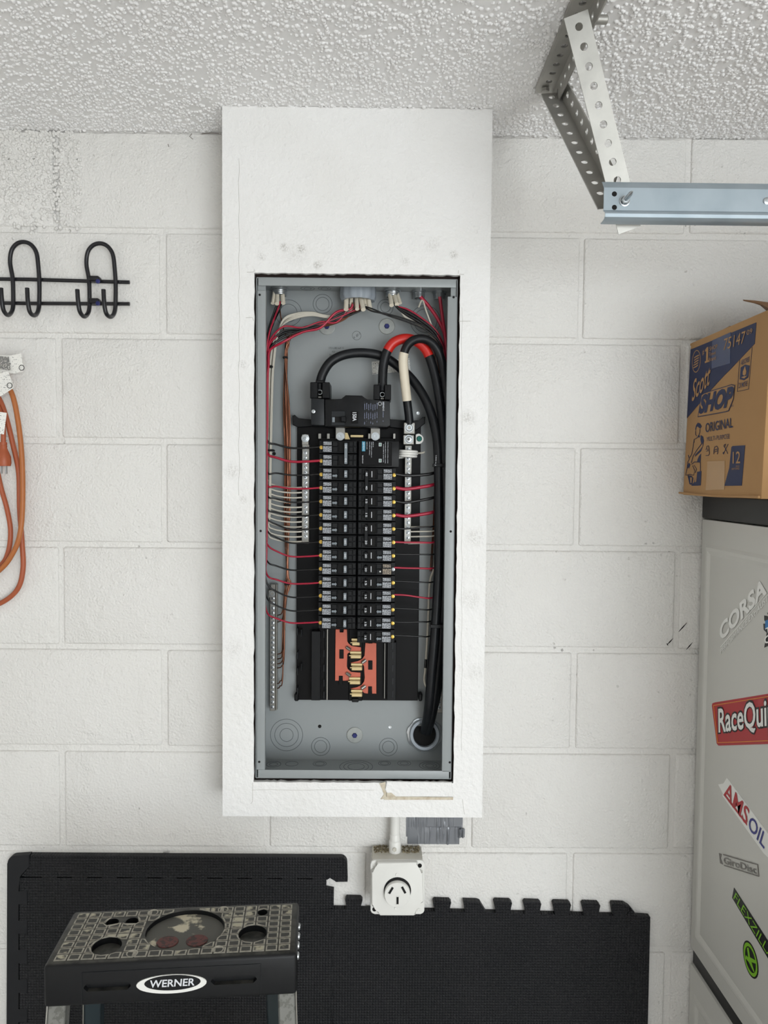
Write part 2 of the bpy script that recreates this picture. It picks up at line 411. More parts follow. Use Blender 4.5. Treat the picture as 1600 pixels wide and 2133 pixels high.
def arc2(cx, cy, r, a0, a1, n):
    return [(cx+r*math.cos(math.radians(a0+(a1-a0)*i/n)), cy+r*math.sin(math.radians(a0+(a1-a0)*i/n))) for i in range(n+1)]
# ================================================================== THE SETTING
ZC = 2.422; ZJ = 2.2352; HB = 0.2032
XR_WALL, XR2, XL_WALL, YEND = 1.25, 3.4, -2.3, -5.2
wall_back = MB().box(XL_WALL-0.1, XR_WALL+0.1, 0.0042, 0.15, -0.05, ZC+0.05).build('wall_back', 'block', kind='structure')
tag(wall_back, 'cream painted concrete block wall behind the electrical panel')
# painted concrete blocks, each its own piece
def block_mesh(w, h):
    b = MB(); g = 0.0052
    b.box(-w/2+g, w/2-g, 0.0, 0.03, -h/2+g, h/2-g, 0.0046, 4)
    bmesh.ops.recalc_face_normals(b.bm, faces=b.bm.faces)
    me = bpy.data.meshes.new('block'); b.bm.to_mesh(me); b.bm.free()
    me.shade_smooth(); me.set_sharp_from_angle(angle=math.radians(60)); me.materials.append(M['block']); return me
full = block_mesh(2*HB, HB); topm = block_mesh(2*HB, ZC-ZJ+0.004)
wb = WLOC[wall_back.name]
for row in range(1, 10):
    zc = ZJ - (row-1.5)*HB
    for k in range(-7 if row % 2 else -6, 7, 2):
        x = k*HB + HB
        if x-HB > 1.24: continue
        o = bpy.data.objects.new('block', topm if row == 1 else full); COL.objects.link(o); o.parent = wall_back
        z = (ZJ+ZC)/2+0.002 if row == 1 else zc
        if x+HB > 1.26: o.scale.x = (1.26-(x-HB))/(2*HB); x = (1.26+x-HB)/2
        o.location = Vector((x + random.uniform(-0.0015, 0.0015), random.uniform(-0.0004, 0.0004), z + random.uniform(-0.001, 0.001))) - wb
# dark scuffs near the cabinet
for i, (a, b_) in enumerate((((1390, 1343), (1402, 1330)), ((1389, 1340), (1392, 1345)), ((1414, 1316), (1431, 1297)), ((1430, 1353), (1443, 1338)))):
    MB().tube([P(*a, -0.0003), P((a[0]+b_[0])/2, (a[1]+b_[1])/2, -0.0005), P(*b_, -0.0003)], [0.0004, 0.0011, 0.0003], 6).build('scuff_mark', 'dark', wall_back)

floor = MB().box(XL_WALL-0.1, XR2+0.1, YEND, 0.15, -0.1, 0.0).build('floor', 'concrete', kind='structure')
tag(floor, 'bare pale concrete garage floor')
MB().box(XL_WALL-0.1, XL_WALL, YEND, 0.0042, 0, ZC+0.05).build('wall_left', 'wall', kind='structure')
MB().box(XR_WALL, XR2, -0.95, 0.0042, 0, ZC+0.05).build('wall_right', 'wall', kind='structure')          # pier behind the cabinet; unseen bay widened past it for light from the right
MB().box(XR2, XR2+0.1, YEND, 0.0042, 0, ZC+0.05).build('wall_bay', 'wall', kind='structure')
MB().box(XL_WALL-0.1, XR2+0.1, YEND-0.1, YEND, 2.2, ZC+0.05).build('wall_header', 'wall', kind='structure')   # over the open garage door

# popcorn textured ceiling: a flat board with a relief of sprayed blobs
def blob_mesh(name, cen, rad, axis, squash, rng, seg=8, rings=3):
    """thousands of small rounded lumps as one mesh; axis: 'z' hangs down, 'y' stands off the wall towards -y"""
    n = len(cen); th = np.linspace(0, 1.9, rings+1)[1:]
    tv = [(0, 0, 1)] + [(math.sin(t)*math.cos(2*math.pi*(k+0.5*i)/seg), math.sin(t)*math.sin(2*math.pi*(k+0.5*i)/seg), math.cos(t)) for i, t in enumerate(th) for k in range(seg)]
    tv = np.array(tv, np.float32); m = len(tv)
    tf = [(0, 1+k, 1+(k+1) % seg) for k in range(seg)]
    for i in range(rings-1):
        a0, b0 = 1+i*seg, 1+(i+1)*seg
        for k in range(seg): tf += [(a0+k, b0+k, a0+(k+1) % seg), (a0+(k+1) % seg, b0+k, b0+(k+1) % seg)]
    tf = np.array(tf, np.int32)
    sc = np.stack([rad*rng.uniform(0.8, 1.25, n), rad*rng.uniform(0.8, 1.25, n), rad*squash*rng.uniform(0.75, 1.2, n)], -1)
    v = tv[None]*sc[:, None]*(1+rng.normal(0, 0.09, (n, m, 1)))
    if axis == 'z': w = np.stack([v[..., 0], v[..., 1], -v[..., 2]], -1); tf = tf[:, ::-1]
    else: w = np.stack([v[..., 0], -v[..., 2], v[..., 1]], -1)
    co = (w + cen[:, None]).reshape(-1, 3).astype(np.float32); f = (tf[None] + (np.arange(n)*m)[:, None, None]).reshape(-1, 3).astype(np.int32)
    me = bpy.data.meshes.new(name); me.vertices.add(len(co)); me.vertices.foreach_set('co', co.ravel())
    me.loops.add(f.size); me.polygons.add(len(f)); me.loops.foreach_set('vertex_index', f.ravel()); me.polygons.foreach_set('loop_start', np.arange(0, f.size, 3, dtype=np.int32))
    me.update(calc_edges=True); return me
def scatter(w_, l_, count, dens, rng, cell=0.03):
    xs, ys = rng.uniform(0, w_, count), rng.uniform(0, l_, count)
    cg = rng.uniform(0, 1, (int(w_/cell)+3, int(l_/cell)+3)); i, j = (xs/cell).astype(int), (ys/cell).astype(int); a, b = xs/cell-i, ys/cell-j
    c = (cg[i, j]*(1-a)+cg[i+1, j]*a)*(1-b) + (cg[i, j+1]*(1-a)+cg[i+1, j+1]*a)*b
    ok = rng.uniform(0, 1, count) < dens(xs, ys)*(0.25+1.2*c)
    return xs[ok], ys[ok]
def grid_mesh(name, co, nx, ny, flip=False, keep=None):
    me = bpy.data.meshes.new(name); nv = nx*ny
    idx = np.arange(nv).reshape(nx, ny); q = np.stack([idx[:-1, :-1], idx[1:, :-1], idx[1:, 1:], idx[:-1, 1:]], -1).reshape(-1, 4)
    if flip: q = q[:, ::-1]
    if keep is not None: q = q[keep.ravel()[q].max(1)]
    nf = len(q); me.vertices.add(nv); me.vertices.foreach_set('co', co.astype(np.float32).ravel())
    me.loops.add(nf*4); me.polygons.add(nf)
    me.loops.foreach_set('vertex_index', q.ravel().astype(np.int32)); me.polygons.foreach_set('loop_start', np.arange(0, nf*4, 4, dtype=np.int32))
    me.update(calc_edges=True); me.validate()
    if keep is not None:
        b_ = bmesh.new(); b_.from_mesh(me); bmesh.ops.delete(b_, geom=[v for v in b_.verts if not v.link_faces], context='VERTS'); b_.to_mesh(me); b_.free()
    return me
rng = np.random.default_rng(3)
ceiling = MB().box(XL_WALL-0.1, XR2+0.1, YEND, 0.15, ZC, ZC+0.1).build('ceiling', 'popcorn', kind='structure')
tag(ceiling, 'white popcorn textured garage ceiling')
x0, x1, y0, y1 = -0.95, 0.95, -0.66, 0.0
xs, ys = scatter(x1-x0, y1-y0, 52000, lambda x, y: 0.60+0.5*np.clip((y-0.44)/0.22, 0, 1)**2, rng)
rd = rng.uniform(0.0021, 0.0039, len(xs))
finish('popcorn_texture', blob_mesh('popcorn_texture', np.stack([x0+xs, y0+ys, np.full(len(xs), ZC+0.0004)], -1), rd, 'z', 0.95, rng), 'popcorn', ceiling, 'white sprayed popcorn relief', kind='stuff', smooth=180)
# overspray on the top course of blocks at the left
pa = P(0, 272, 0); pb = P(168, 272, 0); pbot = P(60, 515, 0)
x0, x1, z0, z1 = pa.x-0.25, pb.x, pbot.z, ZC-0.001
xs, zs = scatter(x1-x0, z1-z0, 5200, lambda x, z: np.clip((z-0.025)/0.10, 0.03, 0.95), rng)
rd = rng.uniform(0.0025, 0.0042, len(xs))
finish('popcorn_overspray', blob_mesh('popcorn_overspray', np.stack([x0+xs, np.full(len(xs), 0.0004), z0+zs], -1), rd, 'y', 0.95, rng), 'block', wall_back, 'popcorn overspray on the top blocks', kind='stuff', smooth=180)

# ------------------------------------------------------------------ drywall chase around the panel
YF = -0.104
fx0, fx1 = P(461, 218, YF).x, P(1026, 225, YF).x; fz0, fz1 = P(468, 1700, YF).z, ZC-0.0008
fx1 = 0.213; fx0 = -0.2695
ix0, ix1, iz0, iz1 = -0.2122, 0.1590, 1.1965, 2.1282            # cut-out
EX0, EX1, EZ0, EZ1 = -0.2100, 0.1556, 1.2002, 2.1228            # steel enclosure
def ring_pts(xa, xb, za, zb, n, jit):
    out = []
    r2 = random.Random(11)
    for i in range(n): out.append((xa+(xb-xa)*i/n, za, 0, 1))
    for i in range(n): out.append((xb, za+(zb-za)*i/n, 1, 0))
    for i in range(n): out.append((xb-(xb-xa)*i/n, zb, 0, 1))
    for i in range(n): out.append((xa, zb-(zb-za)*i/n, 1, 0))
    if jit:
        out = [(x+jx*r2.uniform(-jit, jit), z+jz*r2.uniform(-jit, jit)) for x, z, jx, jz in out]
    else: out = [(x, z) for x, z, _, _ in out]
    return out
nn = 60
inner = ring_pts(ix0, ix1, iz0, iz1, nn, 0.0006); inner_b = ring_pts(ix0-0.001, ix1+0.001, iz0-0.001, iz1+0.001, nn, 0.0012); outer = ring_pts(fx0, fx1, fz0, fz1, nn, 0)
fm = MB(); bm = fm.bm
vo = [bm.verts.new((x, YF, z)) for x, z in outer]; vi = [bm.verts.new((x, YF, z)) for x, z in inner]; vb = [bm.verts.new((x, YF+0.0125, z)) for x, z in inner_b]
vw = [bm.verts.new((x, 0.002, z)) for x, z in outer]
L = len(vo)
for i in range(L):
    j = (i+1) % L
    bm.faces.new((vo[i], vo[j], vi[j], vi[i])); bm.faces.new((vi[i], vi[j], vb[j], vb[i])); bm.faces.new((vo[j], vo[i], vw[i], vw[j]))
chase = fm.build('wall_chase', 'drywall', kind='structure', smooth=40)
tag(chase, 'white painted drywall chase boxed out around the panel')
# dark framing cavity seen in the gap round the enclosure
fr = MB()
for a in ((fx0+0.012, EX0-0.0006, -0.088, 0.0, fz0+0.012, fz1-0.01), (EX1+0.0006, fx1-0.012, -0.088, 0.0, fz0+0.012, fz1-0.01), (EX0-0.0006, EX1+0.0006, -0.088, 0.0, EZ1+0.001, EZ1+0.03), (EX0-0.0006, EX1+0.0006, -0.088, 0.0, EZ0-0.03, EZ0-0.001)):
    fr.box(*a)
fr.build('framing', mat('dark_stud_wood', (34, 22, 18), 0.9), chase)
# loose broken strip under the panel, with torn gypsum
pl = lambda x, y, d=0.0: P(x, y, YF-d)
sx0, sx1 = P(806, 1640, YF).x, P(943, 1640, YF).x
MB().prism([pl(806, 1628, .0035), pl(941, 1630, .0035), pl(944, 1660, .0035), pl(810, 1660, .0035), pl(802, 1645, .0035)], (0, 0.0028, 0), 0.0012).build('drywall_strip', 'drywall', chase, 'loose broken strip of drywall')
MB().prism([pl(800, 1659, .0015), pl(944, 1661, .0015), pl(944, 1666, .0015), pl(800, 1666, .0015)], (0, 0.0012, 0)).build('torn_paper_edge', 'gypsum', chase, 'torn brown paper edge')
MB().prism([pl(790, 1632, .0012), pl(803, 1629, .0012), pl(803, 1642, .0012), pl(808, 1652, .0012), pl(806, 1663, .0012), pl(793, 1665, .0012), pl(800, 1655, .0012), pl(795, 1642, .0012)], (0, 0.001, 0)).build('broken_gypsum', 'gypsum', chase, 'exposed tan gypsum')
MB().prism([pl(806, 1652, .0037), pl(815, 1651, .0037), pl(826, 1660, .0037), pl(806, 1661, .0037)], (0, 0.001, 0)).build('broken_gypsum', 'gypsum', chase, 'exposed tan gypsum')
# hairline cracks and score lines
def crack(pts, r=0.00035, m='pencil'):
    MB().tube([P(x+random.uniform(-.6, .6), y, YF) for x, y in pts], r, 5).build('hairline_crack', m, chase)
crack([(498+math.sin(i*2.1)*1.0, 330+i*26) for i in range(28)], 0.00028)
crack([(515, 567), (522, 567), (529, 566), (530, 561)]); crack([(957, 571), (966, 572)]); crack([(955, 563), (955, 570)])
crack([(512, 662), (526, 661), (529, 668)]); crack([(955, 669), (980, 669)]); crack([(962+math.sin(i*1.7), 640+i*28) for i in range(34)], 0.00022)
crack([(525, 1646), (560, 1645), (600, 1646), (640, 1646), (700, 1645), (780, 1646)], 0.00025)
crack([(526, 1630), (526, 1670), (522, 1674)], 0.0003); crack([(963, 1665), (966, 1690), (968, 1696)], 0.0003)
crack([(463, 219), (470, 220), (478, 216), (488, 216)], 0.0004)
# dust and cobwebs in the ceiling corner at the left of the chase
for pts in ([(300, 271), (330, 266), (360, 268), (372, 262)], [(395, 268), (412, 262), (420, 250)], [(400, 278), (395, 284), (402, 290)], [(350, 300), (352, 306)], [(420, 279), (440, 277), (456, 278)]):
    MB().tube([P(x, y, -0.002) for x, y in pts], 0.0005, 5).build('cobweb_strand', 'cobweb', wall_back)
# ================================================================== ELECTRICAL PANEL
YB = -0.006                                     # back plate of the enclosure
YE = -0.0955                                    # front of the flanges
lc = thing('load_center', 'open grey steel electrical panel enclosure set in the white chase', 'electrical panel', ((EX0+EX1)/2, -0.05, EZ0))
T = 0.0016
MB().box(EX0, EX1, YB, YB+T, EZ0, EZ1).build('back_plate', 'steel', lc)
MB().box(EX0, EX0+T, YE, YB, EZ0, EZ1, 0.0004).build('side_wall', 'steel', lc)
MB().box(EX1-T, EX1, YE, YB, EZ0, EZ1, 0.0004).build('side_wall', 'steel', lc)
MB().box(EX0, EX1, YE, YB, EZ1-T, EZ1, 0.0004).build('top_wall', 'steel', lc)
MB().box(EX0, EX1, YE, YB, EZ0, EZ0+T, 0.0004).build('bottom_wall', 'steel', lc)
FW = 0.0152
zt = EZ1-0.0245; zb_ = EZ0+0.0165
def flange(x0, x1, z0, z1, nm):
    return MB().box(x0, x1, YE-0.0012, YE+0.0004, z0, z1, 0.0006, 2).build(nm, 'steel_edge', lc)
fl = flange(EX0+0.0025, EX0+0.0025+FW, zb_, zt, 'side_flange')
fr_ = flange(EX1-0.0015-FW-0.001, EX1-0.0015, zb_-0.002, zt-0.007, 'side_flange')
ft = flange(EX0+0.004, EX1-0.003, EZ1-0.0152, EZ1-0.0012, 'top_flange')
fb = flange(EX0+0.005, EX1-0.0045, EZ0+0.001, EZ0+0.0165, 'bottom_flange')
# inner return of the side flanges
MB().box(EX0+0.0165, EX0+0.0177, YE, YE+0.010, zb_, zt).build('flange_return', 'steel', lc)
MB().box(EX1-0.0180, EX1-0.0168, YE, YE+0.010, zb_, zt-0.007).build('flange_return', 'steel', lc)
MB().box(EX0+0.0025, EX0+0.017, YE+0.004, YE+0.006, zt-0.002, EZ1-0.014).build('corner_tab', 'steel', lc)
MB().box(EX1-0.012, EX1-0.0025, YE+0.004, YE+0.006, zt-0.009, EZ1-0.014).build('corner_tab', 'steel', lc)
for (x, y, par) in ((541, 614, fl), (543, 1106, fl), (540, 1587, fl), (945, 619, fr_), (939, 1107, fr_), (937, 1588, fr_)):
    p = P(x, y, YE-0.0012)
    MB().lathe(p, (0, -1, 0), [(0.0022, 0.0), (0.0020, 0.0003), (0, 0.0003)], 14).build('screw_hole', 'dark', par)
# knockouts: embossed rings
def ko(c, ax, radii, r=0.0005):
    k = MB()
    for R_ in radii: k.torus(c, ax, R_, r, 36, 6)
    return k.build('knockout', 'groove', lc)
mm = MM(YB)
for (x, y, radii) in ((597, 1531, (34, 25, 14)), (668, 1555, (19.5, 13)), (809, 1556, (19, 12.5)), (672, 633, (19.5, 13.5)), (601, 652, (27, 18)), (886, 668, (31, 24)), (803, 640, (16, 10))):
    ko(P(x, y, YB), (0, -1, 0), [q*mm for q in radii])
def on_bottom(x, y): return Pz(x, y, EZ0+T)
def on_top(x, y): return Pz(x, y, EZ1-T)
for (x, y, radii) in ((570, 1592, (.014, .008)), (608, 1591, (.012,)), (666, 1591, (.013, .009)), (742, 1597, (.032, .024, .016)), (801, 1590, (.012, .008)), (842, 1590, (.013, .008)), (895, 1595, (.020, .014, .008))):
    ko(on_bottom(x, y), (0, 0, 1), radii)
for (x, y, radii) in ((641, 601, (.013, .007)), (676, 601, (.012, .007)), (760, 597, (.01,))):
    ko(on_top(x, y), (0, 0, -1), radii)
def hole(x, y, r, m='dark', Y=YB):
    MB().lathe(P(x, y, Y), (0, -1, 0), [(r*1.25, 0), (r*1.15, 0.0005), (r*0.9, 0.0004), (0, 0.0004)], 14).build('screw_hole', m, lc)
for (x, y) in ((571, 738), (571, 945), (666, 1513)): hole(x, y, 0.0028)
for (x, y) in ((813, 1514), (871, 861)): hole(x, y, 0.0028, 'zinc')
# mounting washers with blue masonry screws
for (x, y, r) in ((806, 680, 16.5), (681, 681, 16.5), (739, 1531, 17)):
    p = P(x, y, YB)
    w_ = MB().lathe(p, (0, -1, 0), [(r*mm, 0), (r*mm, 0.0015), (r*mm*0.93, 0.0021), (0.004, 0.0023), (0.0, 0.0023)], 32).build('mounting_washer', 'washer', lc, 'round steel washer', smooth=15)
    MB().lathe(p, (0, -1, 0), [(0.0052, 0.0015), (0.0052, 0.0040), (0.0042, 0.0052), (0.0, 0.0052)], 6).build('screw_head', 'blue_screw', w_)
# stamped marks on the back plate
def pp4(x0, y0, x1, y1, x2, y2, Y): return P(x0, y0, Y), P(x1, y1, Y), P(x2, y2, Y)
M['stamp'] = mat('faint_stamp_ink', (66, 70, 72), 0.6)
text('STD LUBE 6wX 15', *pp4(685, 727, 716, 727, 685, 723, YB), 'stamp', lc)
text('FDE 1 1  3x1', *pp4(692, 735, 712, 735, 692, 731, YB), 'stamp', lc)
text('2Nx..', *pp4(686, 743, 699, 743, 686, 738, YB), 'stamp', lc)
text('111', *pp4(743, 702, 750, 697, 742, 697, YB), 'stamp', lc); text('5 2', *pp4(737, 706, 746, 700, 736, 702, YB), 'stamp', lc)
MB().torus(P(743, 699, YB), (0, -1, 0), 9*mm, 0.0003, 28, 4).build('inspection_stamp', 'stamp', lc)
MB().prism([P(774, 753, YB-0.0004), P(853, 746, YB-0.0004), P(855, 772, YB-0.0004), P(776, 780, YB-0.0004)], (0, 0.0003, 0)).build('paper_notice', 'paper_print', lc, 'small white printed notice')

# ------------------------------------------------------------------ connectors in the top and the conduit hub
def locknut(x, y, R_, label, m='zinc', n=8):
    # on the inside of the top wall; x, y: pixel of the ring's centre on that wall
    c = on_top(x, y)
    t = thing('cable_connector', label, 'cable connector', c, 'cable connectors through the top of the panel')
    MB().lathe(c, (0, 0, -1), [(R_*0.8, 0), (R_*1.16, 0.0), (R_*1.16, 0.0042), (R_*1.02, 0.0046)], 32, n*2).build('locknut', m, t)
    MB().lathe(c, (0, 0, -1), [(R_*0.98, 0.004), (R_, 0.0065), (R_*0.96, 0.008), (R_, 0.0095), (R_*0.96, 0.011), (R_, 0.0125), (R_*0.96, 0.014), (R_*0.98, 0.0155), (R_*0.84, 0.0155), (R_*0.84, 0.001)], 32).build('threaded_throat', m, t)
    MB().lathe(c, (0, 0, -1), [(R_*0.84, 0.0015), (0.0, 0.0015)], 24).build('bore', 'dark', t)
    return c
cA = locknut(583, 599, 0.0135, 'leftmost zinc cable connector in the panel top, by the left wall')
cC = locknut(818, 602, 0.0130, 'zinc cable connector in the panel top, right of the grey bushing')
cD = locknut(873, 605, 0.0112, 'shaded zinc cable connector, second from the right in the panel top')
cE = locknut(915, 608, 0.0110, 'rightmost cable connector in the dark top corner of the panel')
cB = on_top(746, 600)
t = thing('conduit_bushing', 'large grey plastic bushing in the middle of the panel top', 'bushing', cB)
MB().lathe(cB, (0, 0, -1), [(0.026, 0.0), (0.0322, 0.0), (0.0330, 0.017), (0.0305, 0.0245), (0.0255, 0.0245), (0.0245, 0.001)], 48, 24).build('ring', 'grey_pl', t)
MB().lathe(cB, (0, 0, -1), [(0.0245, 0.002), (0.0, 0.002)], 32).build('bore', 'dark', t)

hub = P(881, 1534, YB-0.012)
t = thing('conduit_hub', 'round grey conduit hub at the bottom right of the panel', 'conduit hub', P(881, 1534, YB))
MB().lathe(P(884, 1529, YB), (0, -1, 0), [(0.022, 0), (0.0335, 0), (0.0335, 0.004), (0.028, 0.0045)], 48, 16).build('locknut', 'zinc', t)
hax = Vector((0.0, -1, 0.22)).normalized()
MB().lathe(P(884, 1529, YB), hax, [(0.0300, -0.002), (0.0300, 0.014), (0.0285, 0.0165), (0.0235, 0.0165), (0.0225, 0.014), (0.0225, 0.001)], 48).build('bushing_ring', 'grey_pl', t)
MB().lathe(P(884, 1529, YB), hax, [(0.0226, 0.0035), (0.0, 0.0035)], 32).build('bore', 'dark', t)

# ------------------------------------------------------------------ black interior base with bus bars
YI = -0.016
base = thing('breaker_base', 'black moulded breaker base holding the bus bars in the panel', 'breaker base', P(745, 1460, YB))
def pbx(b, x0, x1, y0, y1, Y0, Y1, bev=0.0):
    a, c = P(x0, y1, Y0), P(x1, y0, Y0); return b.box(a.x, c.x, Y0, Y1, a.z, c.z, bev)
q = MB(); pbx(q, 617, 877, 876, 1458, YI, YB-0.002, 0.001); q.build('base_tray', 'plastic2', base)
q = MB(); pbx(q, 664, 822, 912, 1458, -0.026, YI, 0.001); q.build('center_block', 'plastic2', base)
for (x0, x1) in ((613, 622), (872, 880)):
    q = MB(); pbx(q, x0, x1, 1445, 1461, -0.024, YB-0.001, 0.002); q.build('foot', 'plastic', base)
for pts in ([(609, 866), (614, 864), (622, 872), (650, 874), (650, 888), (622, 890), (610, 885)], [(812, 873), (872, 878), (880, 869), (886, 868), (885, 882), (868, 896), (812, 890)]):
    MB().prism([P(x, y, -0.028) for x, y in pts], (0, 0.018, 0), 0.001).build('mounting_ear', 'plastic', base)
for (x0, x1, y0, y1, Y) in ((648, 668, 1315, 1459, -0.034), (676, 680, 1308, 1458, -0.030), (806, 826, 1338, 1459, -0.034)):
    q = MB(); pbx(q, x0, x1, y0, y1, Y, YI, 0.0008); q.build('side_rail', 'plastic', base)
for xs, ys in (((674, 675.8), (1322, 1362, 1392, 1423, 1448)), ((817, 819.5), (1345, 1365, 1392, 1419, 1446)), ((619, 620.5), (1316, 1366, 1399, 1440)), ((627, 628), (1319, 1390))):
    for y in ys:
        q = MB(); pbx(q, xs[0], xs[1], y-7, y+7, -0.0352, -0.0340 if xs[0] > 640 else YI+0.004); q.build('rail_clip', 'plastic3', base)
for (x0, x1, y0, y1) in ((680.3, 683.2, 1311, 1458), (800.3, 802.3, 1340, 1455)):
    q = MB(); pbx(q, x0, x1, y0, y1, -0.036, -0.028); q.build('steel_strip', 'alu', base, 'bright steel strip')
# orange bus plates: left and right L shapes with curved fingers (pixel outlines)
left_bus = [(699, 1311), (707.5, 1311), (707.5, 1318), (716, 1318), (716, 1311), (723, 1311), (723, 1336), (726, 1341), (732, 1346), (752, 1348), (752, 1357), (730, 1358), (725, 1360), (723, 1362), (722, 1388), (724, 1394), (731, 1400), (751, 1401), (751, 1410), (731, 1411), (726, 1418), (714, 1418), (714, 1408), (706, 1408), (706, 1418), (698, 1418)]
right_bus = [(761, 1339), (768, 1340), (768, 1341), (776, 1341), (776, 1339), (784, 1340), (784, 1445), (775, 1445), (775, 1430), (767, 1430), (767, 1445), (759, 1444), (752, 1437), (730, 1435), (731, 1434), (744, 1432), (754, 1427), (759, 1420), (760, 1412), (759, 1388), (757, 1384), (731, 1384), (731, 1380), (745, 1378), (755, 1373), (760, 1366)]
for nm, pts in (('bus_plate', left_bus), ('bus_plate', right_bus)):
    MB().prism([P(x, y, -0.031) for x, y in pts], (0, 0.0035, 0), 0.0005).build(nm, 'bus', base, 'orange coated bus plate')
for (x0, x1, y0, y1) in ((707, 716, 1353, 1372), (767, 776, 1376, 1395), (706, 714, 1408, 1425), (767, 775, 1430, 1447)):
    q = MB(); pbx(q, x0, x1, y0, y1, -0.0322, -0.030, 0.0003); q.build('bus_clip', 'plastic2', base)
for i, (x, y) in enumerate(((732, 1339), (729, 1366), (731, 1391), (727, 1420), (731, 1446))):
    w_ = 24 if i else 18
    q = MB(); pbx(q, x, x+w_, y-9, y-4, -0.0345, -0.030, 0.0006); pbx(q, x+1, x+w_, y-3, y+6, -0.038, -0.030, 0.0012); pbx(q, x-2, x+w_-1, y-1, y+1, -0.0392, -0.034, 0.0004)
    q.build('bus_stab', 'gold', base, 'plated breaker stab')
for (x, y, d) in ((726, 1351, 1), (758, 1378, -1), (726, 1405, 1), (757, 1432, -1)):
    MB().tube([P(x-4*d, y-3, -0.033), P(x+4*d, y+3, -0.036)], 0.0032, 10).build('rivet', 'alu', base)
# dark barrier between the fingers
q = MB(); pbx(q, 726, 756, 1310, 1460, -0.0285, -0.022, 0.001); q.build('barrier', 'plastic2', base)
q = MB(); pbx(q, 733, 747, 1455, 1463, -0.033, -0.022, 0.001); q.build('latch_tab', 'plastic', base)
# parts seen between main breaker and branch breakers
for x in (709, 782):
    q = MB(); pbx(q, x-10, x+10, 888, 914, -0.040, -0.030, 0.0006); lug = q.build('bus_lug', 'alu', base)
    MB().lathe(P(x, 909, -0.040), (0, -1, 0), [(0.0078, 0), (0.0078, 0.001), (0.0068, 0.001), (0.0068, 0.0004), (0.0050, 0.0004), (0.0050, 0.0022), (0.0024, 0.0022), (0.0022, 0.001), (0, 0.001)], 24).build('screw', 'zinc', lug)
MB().prism([P(719, 901, -0.036), P(724, 902, -0.036), (P(729, 915, -0.036)), P(718, 915, -0.036)], (0, 0.003, 0)).build('bus_tab', 'gold', base)
q = MB(); pbx(q, 730, 757, 906, 911, -0.038, -0.033, 0.0005); q.build('cross_bar', 'gold', base)
for (x0, x1) in ((663, 669), (681, 687), (767, 772), (819, 824)):
    q = MB(); pbx(q, x0, x1, 903, 914, -0.036, -0.028, 0.0004); q.build('contact_tab', 'alu', base)

# ------------------------------------------------------------------ main breaker
YM = -0.082
mb_ = thing('main_breaker', 'large black 150 amp main breaker at the top of the panel', 'circuit breaker', P(730, 890, YI))
MB().prism([P(x, y, YM) for x, y in ((677, 831), (712, 832), (720, 823), (754, 824), (765, 833), (812, 835), (813, 886), (806, 890), (677, 888))], (0, 0.058, 0), 0.0012, 2).build('body', 'plastic', mb_)
MB().prism([P(x, y, YM) for x, y in ((648, 829), (675.5, 831), (676, 886), (648, 885))], (0, 0.058, 0), 0.0016, 2).build('side_cover', 'plastic3', mb_)
q = MB(); pbx(q, 690, 719, 856, 886, YM-0.0012, YM+0.002, 0.0006); q.build('handle_frame', 'plastic3', mb_)
q = MB(); pbx(q, 691.5, 715, 868, 880, YM-0.0016, YM+0.001, 0.0004); q.build('handle_slot', 'dark', mb_)
q = MB(); pbx(q, 692, 697.5, 869, 879.5, YM-0.0019, YM, 0.0003); q.build('status_window', 'grey_print', mb_)
q = MB(); pbx(q, 710, 721, 867, 879, YM-0.013, YM, 0.0012); q.build('handle', 'plastic', mb_)
q = MB(); pbx(q, 731, 746, 857, 882, YM-0.0008, YM+0.001, 0.0003); pl_ = q.build('rating_plate', 'plastic2', mb_)
text('150A', P(734.5, 859, YM-0.001), P(734.5, 877, YM-0.001), P(742.8, 859, YM-0.001), 'white_print', pl_, bold=0.02)
for i in range(10):   # columns of vertical small print
    x = 759 + i*4.3
    if i in (7, 8): continue
    q = MB(); pbx(q, x, x+1.2, 836+(i % 3)*3, 884-(i*7 % 4)*2, YM-0.0006, YM-0.0002); q.build('small_print', 'main_print', mb_)
q = MB().torus(P(791.5, 841, YM-0.0003), (0, -1, 0), 3.5*MM(YM), 0.0004, 18, 4); q.build('approval_mark', 'white_print', mb_)
text('SIEMENS', P(797, 837, YM-0.0004), P(797, 856, YM-0.0004), P(800.5, 837, YM-0.0004), 'white_print', mb_)
MB().lathe(P(653, 857, YM), (0, -1, 0), [(0.0034, 0), (0.0034, 0.0016), (0.002, 0.002), (0.0012, 0.001), (0, 0.001)], 16).build('screw', 'zinc', mb_)
MB().lathe(P(699, 848, YM), (0, -1, 0), [(0.0018, 0.0002), (0.0014, 0.0004), (0, 0.0002)], 12).build('test_hole', 'dark', mb_)
for (x0, x1, y0, y1) in ((684, 698, 834.5, 836.5), (736, 748, 836, 838)):
    q = MB(); pbx(q, x0, x1, y0, y1, YM-0.0004, YM); q.build('vent_slot', 'dark', mb_)
